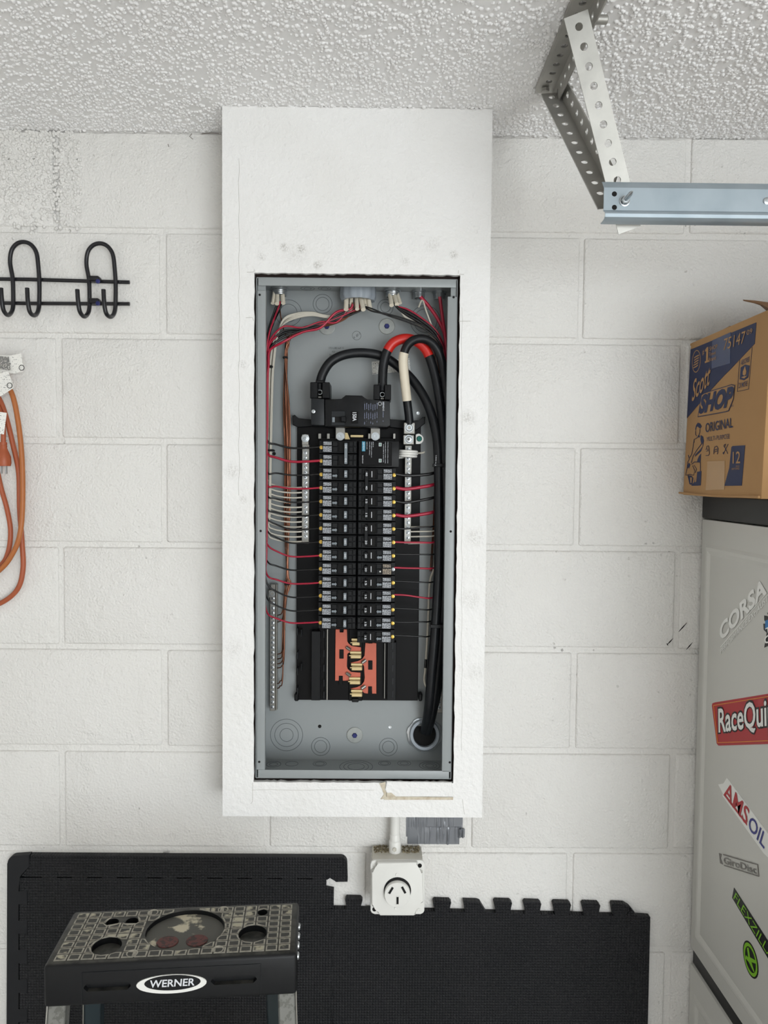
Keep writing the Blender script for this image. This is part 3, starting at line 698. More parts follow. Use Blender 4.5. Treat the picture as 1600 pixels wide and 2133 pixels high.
for (xa, xb, y0, y1, xc) in ((646, 687, 796, 830, 666.5), (778, 815, 801, 833, 796.5)):
    s_ = MB()
    pbx(s_, xa, xc-4.5, y0, y1, -0.072, -0.020, 0.0012); pbx(s_, xc+4.5, xb, y0, y1, -0.072, -0.020, 0.0012); pbx(s_, xc-9, xc+9, y0-4, y0+2, -0.062, -0.030, 0.001)
    pbx(s_, xa+4, xa+6, y0, y1-2, -0.0735, -0.070); pbx(s_, xb-8, xb-6, y0, y1-2, -0.0735, -0.070)
    sh = s_.build('lug_shroud', 'plastic', mb_)
    q = MB(); pbx(q, xc-4.5, xc+4.5, y0+2, y1, -0.050, -0.030); q.build('lug_recess', 'dark', sh)
    q = MB(); pbx(q, xc-3.2, xc+3.2, y0+10, y0+13, -0.056, -0.048); pbx(q, xc-3.2, xc+3.2, y1-4, y1-1.5, -0.056, -0.048); q.build('terminal_lug', 'alu', sh)
    MB().torus(P(xc, y0+21, -0.053), (0, -1, 0), 0.0042, 0.0009, 20, 6).build('lug_screw', 'zinc', sh)

# ------------------------------------------------------------------ neutral and ground bars
def bar(name, label, cat, x0, x1, y0, y1, Yf, depth, pitch, off, m='alu', scr='zinc', side=1, xoff=0.0):
    """x0/x1 pairs are the px at top (a) and bottom (b)"""
    a, b_ = P((x0[0]+x1[0])/2, y0, Yf), P((x0[1]+x1[1])/2, y1, Yf)
    w_ = (x1[0]-x0[0])*MM(Yf)
    t = thing(name, label, cat, b_)
    q = MB(); q.box(min(a.x, b_.x)-w_/2, max(a.x, b_.x)+w_/2, Yf, Yf+depth, b_.z, a.z, 0.0006); q.build('bar', m, t)
    nsc = int((y1-y0-2*off)/pitch)+1
    for i in range(nsc):
        p = P(0.5*(x0[0]+x1[0])+xoff + (0.5*(x0[1]+x1[1])-0.5*(x0[0]+x1[0]))*i/max(1, nsc-1), y0+off+i*pitch, Yf)
        s_ = MB().lathe(p, (0, -1, 0), [(0.0039, -0.0006), (0.0039, 0.0006), (0.0034, 0.0006), (0.0034, 0.0002), (0.0030, 0.0016), (0.0020, 0.0019), (0, 0.0019)], 14).build('screw', scr, t)
        if i % 2 == 0 or True:
            an = random.uniform(0, 3.14); d = Vector((math.cos(an), 0, math.sin(an)))*0.0026
            MB().tube([p+Vector((0, -0.0019, 0))-d, p+Vector((0, -0.0019, 0))+d], 0.0005, 4).build('slot', 'dark', s_)
    return t
nbL = bar('neutral_bar', 'silver neutral bar left of the breakers, crossed by white wires', 'terminal bar', (629.5, 630.5), (642.5, 643.5), 926, 1133, -0.036, 0.012, 10.25, 7)
q = MB(); pbx(q, 629, 643, 905, 928, -0.034, -0.024, 0.0006); hd = q.build('bar_head', 'alu', nbL)
MB().lathe(P(636, 913, -0.034), (0, -1, 0), [(0.0075, 0), (0.0075, 0.0012), (0.0058, 0.0014), (0.0054, 0.003), (0.0026, 0.0034), (0.0018, 0.002), (0, 0.002)], 20).build('screw', 'zinc', nbL)
nbR = bar('neutral_bar', 'silver neutral bar right of the breakers, white wire coiled round it', 'terminal bar', (844, 843), (857, 856), 928, 1133, -0.036, 0.012, 10.25, 7)
q = MB(); pbx(q, 841, 865, 880, 904, -0.058, -0.028, 0.0012); l1 = q.build('neutral_lug', 'alu', nbR)
MB().lathe(P(852.5, 891, -0.058), (0, -1, 0), [(0.0086, 0), (0.0086, 0.0006), (0.0074, 0.0006), (0.0070, -0.0004), (0.0056, 0.001), (0.0030, 0.001), (0.0026, -0.0005), (0, -0.0005)], 24).build('lug_screw', 'zinc', nbR)
q = MB(); pbx(q, 840, 863, 906, 926, -0.050, -0.028, 0.0010); q.build('lug_base', 'alu', nbR)
MB().lathe(P(851.5, 915, -0.050), (0, -1, 0), [(0.0082, 0), (0.0082, 0.0008), (0.0070, 0.0008), (0.0066, 0.0002), (0.0050, 0.0012), (0.0026, 0.0012), (0.0022, 0), (0, 0)], 24).build('lug_screw', 'zinc', nbR)
MB().prism([P(x, y, -0.030) for x, y in [(866, 905), (872, 903)] + arc2(872, 914.5, 10.5, -80, 80, 8) + [(866, 925)]], (0, 0.004, 0), 0.0006).build('bonding_strap', 'white_pl', nbR)
MB().lathe(P(873.5, 914, -0.030), (0, -1, 0), [(0.0052, 0), (0.0052, 0.002), (0.004, 0.003), (0.002, 0.003), (0.0016, 0.0015), (0, 0.0015)], 12).build('bonding_screw', 'green_screw', nbR, 'green bonding screw')
gbL = bar('ground_bar', 'long silver ground bar at the lower left with copper wires', 'terminal bar', (563, 562), (574, 573), 1238, 1481, -0.026, 0.012, 10.3, 8, 'alu')
q = MB(); pbx(q, 574.3, 577.5, 1217, 1480, -0.0235, -0.010, 0.0004); q.build('bar_edge', 'alu', gbL)
q = MB(); pbx(q, 564, 574, 1217, 1238, -0.024, -0.010, 0.0006); q.build('bar_head', 'alu', gbL)
q = MB(); pbx(q, 559, 573, 1229, 1245, -0.029, -0.020, 0.0008); q.build('mounting_lug', 'alu', gbL)
MB().lathe(P(567, 1237, -0.029), (0, -1, 0), [(0.0055, 0), (0.0050, 0.0008), (0.0036, 0.0008), (0.003, -0.0004), (0, -0.0004)], 18).build('screw', 'zinc', gbL)
gbR = bar('ground_bar', 'ground bar at the lower right, half hidden by the thick black cables', 'terminal bar', (913, 910), (923, 919), 1385, 1485, -0.026, 0.012, 10.3, 6, 'alu')

# ------------------------------------------------------------------ branch breakers
YBR = -0.0655
X0 = P(744, 1100, YBR).x
Zr = lambda i: P(744, 931 + 28.25*i, YBR).z
HZ = 0.0120
def breaker_body(b, sgn, zc, x0, brown=False):
    B = lambda u0, u1, ya, yb, z0, z1, bev=0.0005: b.box(min(x0+sgn*u0, x0+sgn*u1), max(x0+sgn*u0, x0+sgn*u1), ya, yb, zc+z0, zc+z1, bev)
    B(0.0015, 0.0725, YBR+0.0085, -0.026, -HZ, HZ)
    B(0.0015, 0.0655, YBR+0.0030, YBR+0.01, -HZ+0.0003, HZ-0.0003)
    B(0.0480, 0.0655, YBR, YBR+0.004, -0.0098, 0.0098)
    B(0.0372, 0.0472, YBR+0.0004, YBR+0.004, 0.0008, 0.0094); B(0.0372, 0.0472, YBR+0.0004, YBR+0.004, -0.0098, 0.0000)
    for (u0, u1, z0, z1) in ((0.0185, 0.0366, 0.0088, 0.0100), (0.0185, 0.0366, -0.0100, -0.0088), (0.0352, 0.0366, -0.0088, 0.0088), (0.0172, 0.0186, -0.0100, 0.0100)):
        B(u0, u1, YBR-0.0008, YBR+0.004, z0, z1, 0.0003)
    B(0.0020, 0.0080, YBR+0.0010, YBR+0.004, -0.0105, 0.0000); B(0.0020, 0.0080, YBR+0.0010, YBR+0.004, 0.0010, 0.0105); B(0.0090, 0.0165, YBR+0.0008, YBR+0.004, -0.0095, -0.0006); B(0.0090, 0.0165, YBR+0.0008, YBR+0.004, 0.0006, 0.0095)
def breaker_parts(t, sgn, zc, x0, rating, single=True, style=0):
    S = lambda u0, u1: (min(x0+sgn*u0, x0+sgn*u1), max(x0+sgn*u0, x0+sgn*u1))
    MB().box(*S(0.0190, 0.0350), YBR+0.0012, YBR+0.0032, zc-0.0086, zc+0.0086).build('handle_well', 'dark', t)
    pm = 'brk_print_brown' if style == 2 else 'brk_print'
    MB().box(*S(0.0486, 0.0648), YBR-0.0003, YBR+0.001, zc-0.0095, zc+0.0008).build('printed_label', pm, t)
    MB().box(*S(0.0490, 0.0640), YBR-0.0003, YBR+0.001, zc+0.0030, zc+0.0092).build('printed_label', pm, t)
    MB().lathe((x0+sgn*0.0685, YBR+0.0085, zc-0.0012), (0, -1, 0), [(0.0038, 0), (0.0034, 0.0008), (0.0022, 0.0011), (0.0017, 0.0004), (0, 0.0004)], 12).build('terminal_screw', 'brass' if style < 2 else 'zinc', t)
    if single:
        xa, xb = x0+sgn*0.0385, x0+sgn*0.0425; xt = x0+sgn*(0.0370 if True else 0)
        pts = [(0.0470, 0.0018), (0.0405, 0.0018), (0.0405, 0.0036), (0.0375, 0.0), (0.0405, -0.0036), (0.0405, -0.0018), (0.0470, -0.0018)]
        if style < 2: MB().prism([(x0+sgn*u, YBR-0.0001, zc-0.0035+z) for u, z in pts], (0, 0.0006, 0)).build('arrow_mark', 'grey_print', t)
        else: MB().lathe((x0+sgn*0.044, YBR+0.0002, zc-0.0045), (0, -1, 0), [(0.0016, 0), (0.0014, 0.0012), (0, 0.0012)], 12).build('test_button', 'white_pl', t)
def make_single(sgn, row, style, label, rating):
    zc = Zr(row); t = thing('circuit_breaker', label, 'circuit breaker', (X0+sgn*0.037, YBR, zc), 'single pole breakers in the panel')
    b = MB(); breaker_body(b, sgn, zc, X0); b.build('body', 'plastic', t); breaker_parts(t, sgn, zc, X0, rating, True, style)
    lever(t, sgn, zc, zc, rating, 'grey_print' if sgn < 0 else 'plastic', sgn > 0)
    return t
def lever(t, sgn, z0, z1, rating, m, white):
    S = lambda u0, u1: (min(X0+sgn*u0, X0+sgn*u1), max(X0+sgn*u0, X0+sgn*u1))
    u0, u1 = (0.0190, 0.0246) if sgn < 0 else (0.0140, 0.0205)
    h = MB().box(*S(u0, u1), YBR-0.0078, YBR+0.002, z0-0.0068, z1+0.0068, 0.0007).build('handle', m, t)
    xm = X0+sgn*(u0+u1)/2
    for z in {z0, z1}:
        text(rating, (xm-sgn*0.0018, YBR-0.0080, z+sgn*0.0036), (xm-sgn*0.0018, YBR-0.0080, z-sgn*0.0036), (xm+sgn*0.0018, YBR-0.0080, z+sgn*0.0036), 'white_print', h, bold=0.01)
    if white:
        for z in {z0, z1}:
            MB().box(*S(0.0262, 0.0276), YBR-0.0002, YBR+0.0014, z-0.0056, z+0.0056, 0.0002).build('position_mark', 'white_print', t)
firstL = make_single(-1, 2, 0, 'single pole breaker in the left column, third row from the top', '15')
firstL2 = make_single(-1, 7, 0, 'single pole breaker in the left column, eighth row from the top', '20')
for row in [3, 4, 5, 6, 7, 8, 9, 10, 11, 12, 13]:
    if row == 7: continue
    o = dup(firstL if row < 7 else firstL2, (0, 0, Zr(row)-Zr(2 if row < 7 else 7))); o['label'] = 'single pole breaker in the left column, %s row from the %s' % ((ORD[row], 'top') if row < 8 else (ORD[13-row] if row < 13 else 'last', 'bottom'))
    if row == 13: o['label'] = 'lowest single pole breaker of the left column, above the orange bus'
firstR = None
for row in range(8, 15):
    if row == 9:
        make_single(1, 9, 2, 'brown printed breaker with a white test button in the right column', '20'); continue
    lab = {8: 'uppermost single pole breaker of the right column, over the brown printed one', 10: 'right column single pole breaker just below the brown printed one', 11: 'right column single pole breaker, fourth from its bottom end', 12: 'right column single pole breaker, third from its bottom end', 13: 'right column single pole breaker, last but one at the bottom', 14: 'lowest breaker of the right column, hanging below the left column'}[row]
    if row == 8: make_single(1, row, 1, lab, '20')
    elif firstR is None: firstR = make_single(1, row, 1, lab, '15')
    else:
        o = dup(firstR, (0, 0, Zr(row)-Zr(10))); o['label'] = lab
def make_double(sgn, row, label, rating, m):
    z0, z1 = Zr(row+1), Zr(row)
    t = thing('double_pole_breaker', label, 'circuit breaker', (X0+sgn*0.037, YBR, (z0+z1)/2), 'double pole breakers in the panel')
    for z in (z1, z0):
        b = MB(); breaker_body(b, sgn, z, X0); b.build('body', 'plastic', t); breaker_parts(t, sgn, z, X0, rating, False, 1 if sgn > 0 else 0)
    lever(t, sgn, z0, z1, rating, m, sgn > 0)
    return t
make_double(-1, 0, 'double pole breaker with a long grey handle tie atop the left column', '30', 'grey_print')
make_double(1, 2, 'double pole 40 amp breaker below the blue labelled surge device', '40', 'plastic')
make_double(1, 4, 'middle one of the three double pole breakers in the right column', '15', 'plastic')
make_double(1, 6, 'lowest one of the three double pole breakers in the right column', '20', 'plastic')
# plug-in surge protector
z0, z1 = Zr(1)-HZ, Zr(0)+HZ
sp = thing('surge_protector', 'black surge protector with a small blue label atop the right column', 'surge protector', (X0+0.037, YBR, z0))
MB().box(X0+0.002, X0+0.0775, YBR+0.004, -0.026, z0, z1, 0.0012, 2).build('body', 'plastic', sp)
MB().box(X0+0.0075, X0+0.0640, YBR+0.0022, YBR+0.006, z0+0.003, z1-0.003, 0.0006).build('face_plate', 'plastic2', sp)
yb2 = YBR+0.0020
a, c = P(754, 940, yb2), P(761, 919.5, yb2)
bl_ = MB().box(a.x, c.x, yb2-0.0003, yb2+0.001, a.z, c.z).build('blue_label', 'teal', sp)
text('SIEMENS', P(755.7, 921, yb2-.0004), P(755.7, 938.5, yb2-.0004), P(759.5, 921, yb2-.0004), 'white_print', bl_)
text('BoltShield', P(754.5, 949, yb2-.0002), P(754.5, 965, yb2-.0002), P(757, 949, yb2-.0002), 'white_print', sp)
for (x, y0_, y1_) in ((764.5, 920, 936), (770, 920, 948), (774, 920, 953), (777.5, 920, 931), (799, 925, 963), (803, 920, 965), (808, 920, 965)):
    q = MB(); pbx(q, x-0.8, x+0.8, y0_, y1_, yb2-0.0003, yb2+0.0004); q.build('small_print', 'brk_print', sp)
for y in (926, 959.5):
    q = MB(); pbx(q, 789, 795, y-3.6, y+3.6, yb2-0.0008, yb2+0.001, 0.0002); w_ = q.build('indicator_frame', 'white_print', sp)
    q = MB(); pbx(q, 790.2, 793.8, y-2.6, y+2.6, yb2-0.0011, yb2+0.001, 0.0001); q.build('indicator_window', 'green_led', w_)
# ================================================================== WIRING
def lerp_pts(pts): return pts
CN = {'r': ('red', 'red_wire'), 'b': ('black', 'black_wire'), 'w': ('white', 'white_wire')}
# left column: slot row -> colour, y at the bundle, thickness
left = [('b', 920, 1.9), ('r', 946, 2.4), ('b', 985, 1.6), ('r', 1012, 1.8), ('b', 1034, 1.6), ('b', 1062, 1.6), ('b', 1082, 1.6), ('b', 1108, 1.6), ('r', 1136, 1.7), ('b', 1171, 1.6), ('r', 1200, 1.7), ('b', 1219, 1.6), ('b', 1249, 1.6), ('r', 1279, 1.7)]
toA = {8, 13, 9, 12, 11}
rr = random.Random(5)
for i, (c, yb, r) in enumerate(left):
    ye = 931 + 28.25*i + (0 if i != 13 else -3)
    lane = {1: 556.5, 3: 554.0, 8: 552.5, 10: 555.5, 13: 551.0}[i] if c == 'r' else (549.5 + (i % 5)*1.2)
    d = -0.074 + (i % 4)*0.003 if c == 'r' else -0.058 + (i % 5)*0.006
    pts = [(668, ye, -0.056), (640, ye+2, -0.052), (605, ye+2, -0.050), (575, ye-1 + (yb-ye)*0.4, -0.050), (560, yb+2, -0.052), (553.5, yb-14, d), (lane, yb-50, d)]
    top = 800 - (i % 4)*10
    n = max(1, int((yb-60-top)/120))
    for k in range(1, n+1): pts.append((lane + rr.uniform(-0.8, 0.8), yb-50 + (top-(yb-50))*k/n, d))
    k = i % 5
    if i in toA:
        pts += [(lane+1, 745, d), (555+k*1.5, 700, d), (562+k*2.5, 668, d+0.008), (571+k*3, 645-(k % 2)*4, -0.045), (575+k*3, 628, -0.042)]
    else:
        e = {1: (16, 8), 3: (-2, -6), 10: (-14, -12)}.get(i, (rr.uniform(-8, 8), rr.uniform(-8, 6)))
        pts += [(lane+3, 752+e[1], d), (562, 722+e[1], d+0.004), (590, 698+e[1]+e[0]*.4, -0.048+k*0.002), (630, 687+e[0]*.3, -0.046+k*0.002), (668, 676+e[0]*.4, -0.044), (700, 662-e[0]*.7, -0.044), (722+k*7, 648-(k % 2)*4, -0.044), (727+k*8, 634, -0.044)]
    nm, m = CN[c]
    wire('branch_wire', pts, r/1000, m, None, '%s wire running to the %s slot of the left breaker column' % (nm, ORD[i]), 'wire', 'branch wires on the left side of the panel', sub=5)
# white neutrals to the left bar
ys = [1015, 1025.5, 1036, 1045.5, 1056, 1066, 1076, 1086.5, 1097, 1107, 1117.5, 1127.5]
for i, y in enumerate(ys):
    lane = 557 + (i % 5)*2.0; d = -0.046 + (i % 4)*0.005
    k = i % 5
    pts = [(633, y, -0.033), (612, y+1, -0.036), (590, y-0.5, -0.038), (570, y-5, -0.040), (559.5, y-13, -0.042), (lane-2, y-45, d)]
    n = max(1, int((y-45-800)/110))
    for j in range(1, n+1): pts.append((lane + (j == n)*3, y-45+(800-(y-45))*j/n, d))
    pts += [(lane+7, 745, d), (572+k*1.5, 705-k, d), (590, 676-k*2.6, d+0.012), (615, 663-k*2.4, -0.030), (650, 657-k*1.6, -0.030), (690, 662-k, -0.034), (720+k*8, 650-k, -0.040), (727+k*9, 634, -0.044)]
    wire('neutral_wire', pts, 0.0016, 'white_wire', None, 'white neutral wire on the left bar, %s of twelve' % ('topmost' if i == 0 else ORD[i] + ' from the top'), 'wire', 'white neutral wires on the left bar', sub=5)
# bare copper grounds
ys = [1282, 1296, 1363, 1373, 1383, 1392, 1424, 1434]
for i, y in enumerate(ys):
    lx = 592.5 + (i*3 % 8)*1.6; d = -0.019 - (i % 3)*0.0028; lb = 588 + (i % 3)*2 + (4 if i < 2 else 0)
    pts = [(574, y, -0.016), (581, y-1, -0.018), (587 if i < 6 else 583, y-5, -0.019), (lb if i < 6 else 589, y-24, d), (lb+3, 1255 if y > 1300 else y-50, d), (lx+1+(i % 2)*1.5, 1215, d), (597+(i % 4)*1.2, 1190, d), (lx, 1080, d), (lx+1, 960, d), (lx-1+rr.uniform(-1, 1), 850, d), (593.5+(i % 5)*1.2, 747, d), (596+i*0.9, 715, d), (606+i*1.5, 697-i*0.8, d), (640, 685-i*1.0, -0.024), (685, 678-i*0.6, -0.030), (720, 664-i*0.4, -0.036), (735+i*3, 645, -0.042), (734+i*4, 630, -0.044)]
    if i == 7: pts[-6:] = [(592, 690, d), (585, 660, d), (582, 628, -0.04)]
    wire('ground_wire', pts, 0.00115, 'copper', None, 'bare copper ground wire into the left ground bar, %s' % ('topmost' if i == 0 else ('lowest' if i == 7 else ORD[i] + ' from the top')), 'wire', 'bare copper ground wires', sub=5, seg=6)
# right column
right = {2: ('b', 985, 2.9), 3: ('r', 1009, 3.3), 4: ('b', 1036, 2.7), 5: ('r', 1066, 3.2), 6: ('b', 1096, 1.6), 7: ('r', 1129, 1.9), 8: ('b', 1154, 1.4), 9: ('r', 1183, 1.8), 10: ('b', 1212, 1.4), 11: ('r', 1245, 1.7), 12: ('b', 1269, 1.4), 13: ('b', 1294, 1.4), 14: ('b', 1325, 1.4)}
for j, (row, (c, y2, r)) in enumerate(right.items()):
    ye = 931 + 28.25*row - (3 if row > 7 else 0); xs = 821 if row > 6 else 824
    xe = 909 - max(0, row-8)*1.6
    lane = 922 + (j % 5)*3.2; d = -0.028 - (j % 4)*0.007
    pts = [(xs, ye, -0.056), (845, ye + (3 if row < 6 else 1), -0.054), (875, (ye*0.3+y2*0.7)+(4 if row < 6 else 1), -0.050), (xe-8, y2+1, -0.044), (xe+3, y2-6, -0.036), (lane-4, y2-40, -0.030), (lane, y2-90, d)]
    n = max(1, int((y2-90-840)/130))
    for k in range(1, n+1): pts.append((lane, y2-90+(835-(y2-90))*k/n, d))
    k = j % 5
    if row in (6, 8):      # the two long black ones from the middle bushing
        q2 = 0 if row == 6 else 5
        pts += [(lane, 770, d), (922, 725, -0.05), (895, 688+q2, -0.056), (855, 668+q2, -0.058), (810, 655+q2*0.6, -0.058), (775, 648-q2, -0.056), (757, 638, -0.050)]
    elif c == 'r' and row in (3, 5):
        pts += [(lane, 760, d), (928, 705, d), (915+(row == 5)*8, 670, -0.04), (895+(row == 5)*24, 640, -0.042), (876+(row == 5)*40, 618, -0.045)]
    else:
        pts += [(lane, 770, d), (921+k*1.5, 728, d), (905+k, 697-k*2, -0.048), (875, 672-k*3, -0.05), (848, 656-k*3, -0.05), (830-k, 642-k, -0.048), (820+k*1.5, 630, -0.046)]
    nm, m = CN[c]
    wire('branch_wire', pts, r/1000, m, None, '%s%s wire running to the %s slot of the right breaker column' % ('thick ' if r > 2.5 else '', nm, ORD[row]), 'wire', 'branch wires on the right side of the panel', sub=5)
for i, y in enumerate((1097, 1106.5, 1117, 1131)):
    lane = 914 + i*2
    pts = [(850, y+1, -0.034), (875, y+0.5, -0.036), (905, y-1, -0.036), (lane, y-12, -0.028), (lane+3, y-70, -0.022), (lane+6, 950, -0.02), (lane+4, 800, -0.02), (915+i*3, 735, -0.03), (900, 700-i*3, -0.04), (872, 676-i*3, -0.045), (845, 662-i*3, -0.048), (828-i*2, 634, -0.046)]
    wire('neutral_wire', pts, 0.0015, 'white_wire', None, 'white neutral wire on the right bar, %s of four' % ('topmost' if i == 0 else ORD[i] + ' from the top'), 'wire', 'white neutral wires on the right bar', sub=5)
wire('neutral_wire', [(872, 640, -0.05), (880, 625, -0.045), (888, 648, -0.05), (900, 680, -0.045), (916, 720, -0.03), (924, 790, -0.02), (927, 900, -0.016)], 0.0016, 'white_wire', None, 'short white wire below the shaded connector at the upper right', 'wire')
for i in range(2):
    wire('ground_wire', [(896+i*3, 1190, -0.014), (902+i*2, 1100, -0.014), (906+i*2, 1010, -0.014), (914+i*3, 900, -0.014), (912+i*6, 800, -0.014), (906+i*4, 745, -0.016), (904, 705, -0.02)], 0.0011, 'copper', None, 'bare copper ground wire beside the right cables, %s of the two' % ('left' if i == 0 else 'right'), 'wire', 'copper wires at the right', seg=6)
w_ = wire('neutral_wire', [(907, 1160, -0.022), (904, 1185, -0.022), (897, 1205, -0.020), (894, 1230, -0.018), (892, 1290, -0.016), (889, 1350, -0.015), (886, 1395, -0.015), (884, 1412, -0.016), (886, 1426, -0.02), (895, 1440, -0.022)], 0.0023, 'white_wire', None, 'thick white wire hanging beside the black cables at the lower right', 'wire')
MB().tube([P(887.6, 1373, -0.0152), P(886.2, 1391, -0.0152)], 0.0028, 10).build('tape_band', 'black_wire', w_, 'black tape band')
# white wire coiled round the right neutral bar
cp = []
for k in range(0, 61):
    a = 2*math.pi*k/20 + math.pi; y = 938.5 + 15.0*k/60
    cp.append(P(850 + 18.5*math.cos(a) - (0 if k < 40 else 1.5), y, -0.036 + 0.0165*math.sin(a)))
lead_in = [P(818, 945, -0.05), P(826, 944, -0.046)]; tail = [P(832, 951, -0.053)]
MB().tube(lead_in + cp, 0.0023, 10).build('coiled_wire', 'white_pl', None, 'white pigtail wire coiled round the right neutral bar', 'wire', smooth=60)
MB().tube(smooth_path([P(858, 944, -0.022), P(872, 944, -0.028), P(881, 943, -0.03), P(884, 941.5, -0.028)]), 0.0018, 8).build('wire_end', 'white_wire', None, 'grey end of wire poking out right of the coil', 'wire', smooth=60)
# white cable sheaths coming out of the connectors
def sheath(x0, y0, x1, y1, d0, d1, r, lab):
    d0 = (cA if x0 < 650 else cB if x0 < 790 else cC).y
    pts = smooth_path([P(x0, y0, d0), P((x0+x1)/2, (y0+y1)/2, (d0+d1)/2), P(x1, y1, d1)], 3)
    MB().tube(pts, r, 10).build('cable_sheath', 'sheath', None, lab, 'cable', 'white cable sheaths below the connectors', smooth=60)
A = 'white cable sheath under the leftmost connector, '
sheath(573, 603, 568, 632, -0.044, -0.048, 0.0036, A + 'left one')
sheath(578, 603, 577, 633, -0.050, -0.050, 0.0042, A + 'middle one'); sheath(588, 603, 590, 632, -0.048, -0.046, 0.0042, A + 'right one')
Bn = 'white cable sheath under the grey bushing, '
for i, (xa, xb, yb, d) in enumerate(((722, 721, 645, -0.050), (733, 731, 640, -0.038), (742, 744, 644, -0.056), (750, 757, 645, -0.056), (758, 763, 640, -0.042), (766, 771, 645, -0.050))):
    sheath(xa, 612, xb, yb, -0.046, d, 0.0046 if i in (0, 3, 5) else 0.0038, Bn + ('leftmost' if i == 0 else 'rightmost' if i == 5 else ORD[i] + ' from the left'))
Cn = 'white cable sheath under the connector right of the bushing, '
sheath(811, 606, 816, 636, -0.046, -0.052, 0.0044, Cn + 'left one'); sheath(819, 606, 827, 634, -0.046, -0.052, 0.0042, Cn + 'middle one'); sheath(826, 606, 834, 632, -0.042, -0.044, 0.0034, Cn + 'right one')
# service cables
R_ = 0.0088
def cable(name, label, pts, tapes, r=R_):
    path = smooth_path([P(*p) for p in pts], 8)
    o = MB().tube(path, r, 16).build(name, 'rubber', None, label, 'cable', smooth=60)
    for (a, b_, m, nm) in tapes:
        seg = path[int(a*8):int(b_*8)+1]
        MB().tube(seg, r+0.0007, 16).build(nm, m, o, {'red_tape': 'red tape wrap', 'white_tape': 'white tape wrap'}[m])
    return o
cable('service_cable', 'thick black cable arching from the left lug of the main breaker', [(666.5, 812, -0.05), (667, 797, -0.05), (674, 775, -0.05), (690, 753, -0.048), (718, 739, -0.046), (756, 735, -0.044), (795, 742, -0.040), (832, 765, -0.038), (866, 800, -0.042), (892, 845, -0.048), (908, 900, -0.054), (913, 960, -0.058), (914, 1060, -0.060), (914, 1160, -0.060), (911, 1240, -0.060), (905, 1330, -0.060), (899, 1400, -0.056), (893, 1470, -0.046), (885, 1525, -0.020)], [])
cable('service_cable', 'thick black cable with red tape from the right lug of the main breaker', [(797, 815, -0.055), (797, 790, -0.055), (799, 760, -0.056), (806, 733, -0.057), (820, 714, -0.058), (841, 706, -0.058), (863, 709, -0.058), (882, 722, -0.057), (894, 742, -0.056), (907, 785, -0.056), (917, 840, -0.056), (924, 900, -0.056), (927, 980, -0.058), (928, 1100, -0.056), (924, 1230, -0.052), (917, 1340, -0.048), (908, 1430, -0.044), (899, 1490, -0.034), (890, 1526, -0.020)], [(3.2, 8.0, 'red_tape', 'tape_wrap')])
cable('service_cable', 'thick black cable with white tape rising from the neutral lug', [(853, 884, -0.052), (852, 868, -0.054), (848, 835, -0.058), (843, 790, -0.064), (840, 755, -0.068), (842, 735, -0.070), (850, 718, -0.072), (866, 707, -0.073), (886, 707, -0.072), (905, 720, -0.070), (919, 748, -0.066), (928, 800, -0.060), (932, 870, -0.05), (932, 980, -0.040), (930, 1120, -0.038), (926, 1280, -0.034), (918, 1400, -0.034), (903, 1480, -0.030), (891, 1526, -0.018)], [(2.0, 5.0, 'white_tape', 'tape_wrap')], 0.0080)
MB().tube([P(853, 884, -0.050), P(853, 876, -0.050), P(852, 866, -0.052)], [0.0066, 0.0074, 0.0072], 12).build('bare_strands', 'plastic3', None, 'dark bare strands entering the neutral lug', 'cable end')
# paint flecked spare conductor beside the right flange
M['flecked'] = fleck_mat('paint_flecked_jacket', (28, 28, 30), (196, 192, 176), 120, 0.47, 0.6)
wire('flecked_cable', [(931, 1090, -0.03), (928, 1130, -0.034), (925, 1165, -0.036), (922, 1200, -0.034), (918, 1300, -0.03), (912, 1400, -0.026)], 0.0050, 'flecked', None, 'black cable splashed with white paint by the right flange', 'cable', seg=12)
# cable ties
def tie(x, y, Y, w_, lab, h=4.0, d=0.006, head=True):
    q = MB(); pbx(q, x-w_/2, x+w_/2, y-h/2, y+h/2, Y-d, Y+d, 0.0006)
    t = q.build('cable_tie', 'plastic', None, lab, 'cable tie', 'black cable ties in the panel')
    if head:
        q = MB(); pbx(q, x+w_/2-4, x+w_/2+2, y-h/2-1.5, y+h/2+1.5, Y-d-0.003, Y-d+0.001, 0.0005); q.build('tie_head', 'plastic3', t)
tie(563, 763, -0.046, 9, 'small black cable tie round the white wires near the upper left', 4, 0.010, False)
tie(594, 744, -0.022, 10, 'small black cable tie round the copper wires near their top', 4, 0.005, False)
tie(598, 1217, -0.022, 11, 'small black cable tie round the copper wires above the ground bar', 4, 0.005, False)
tie(599, 1052, -0.022, 12, 'small black cable tie round the copper wires beside the left neutral bar', 4, 0.005, False)
tie(564, 938, -0.046, 12, 'small black cable tie with a free tail at the left bundle', 4, 0.010, False)
tie(916, 1305, -0.058, 38, 'black cable tie with a square head round the thick cables', 7, 0.012)
tie(915, 969, -0.058, 26, 'black cable tie round the thick cables beside the coil', 6, 0.011)
text('2 AWG 14...S', P(907.5, 948, -0.069), P(906, 970, -0.069), P(910, 948, -0.069), 'white_print', bpy.data.objects['service_cable'])
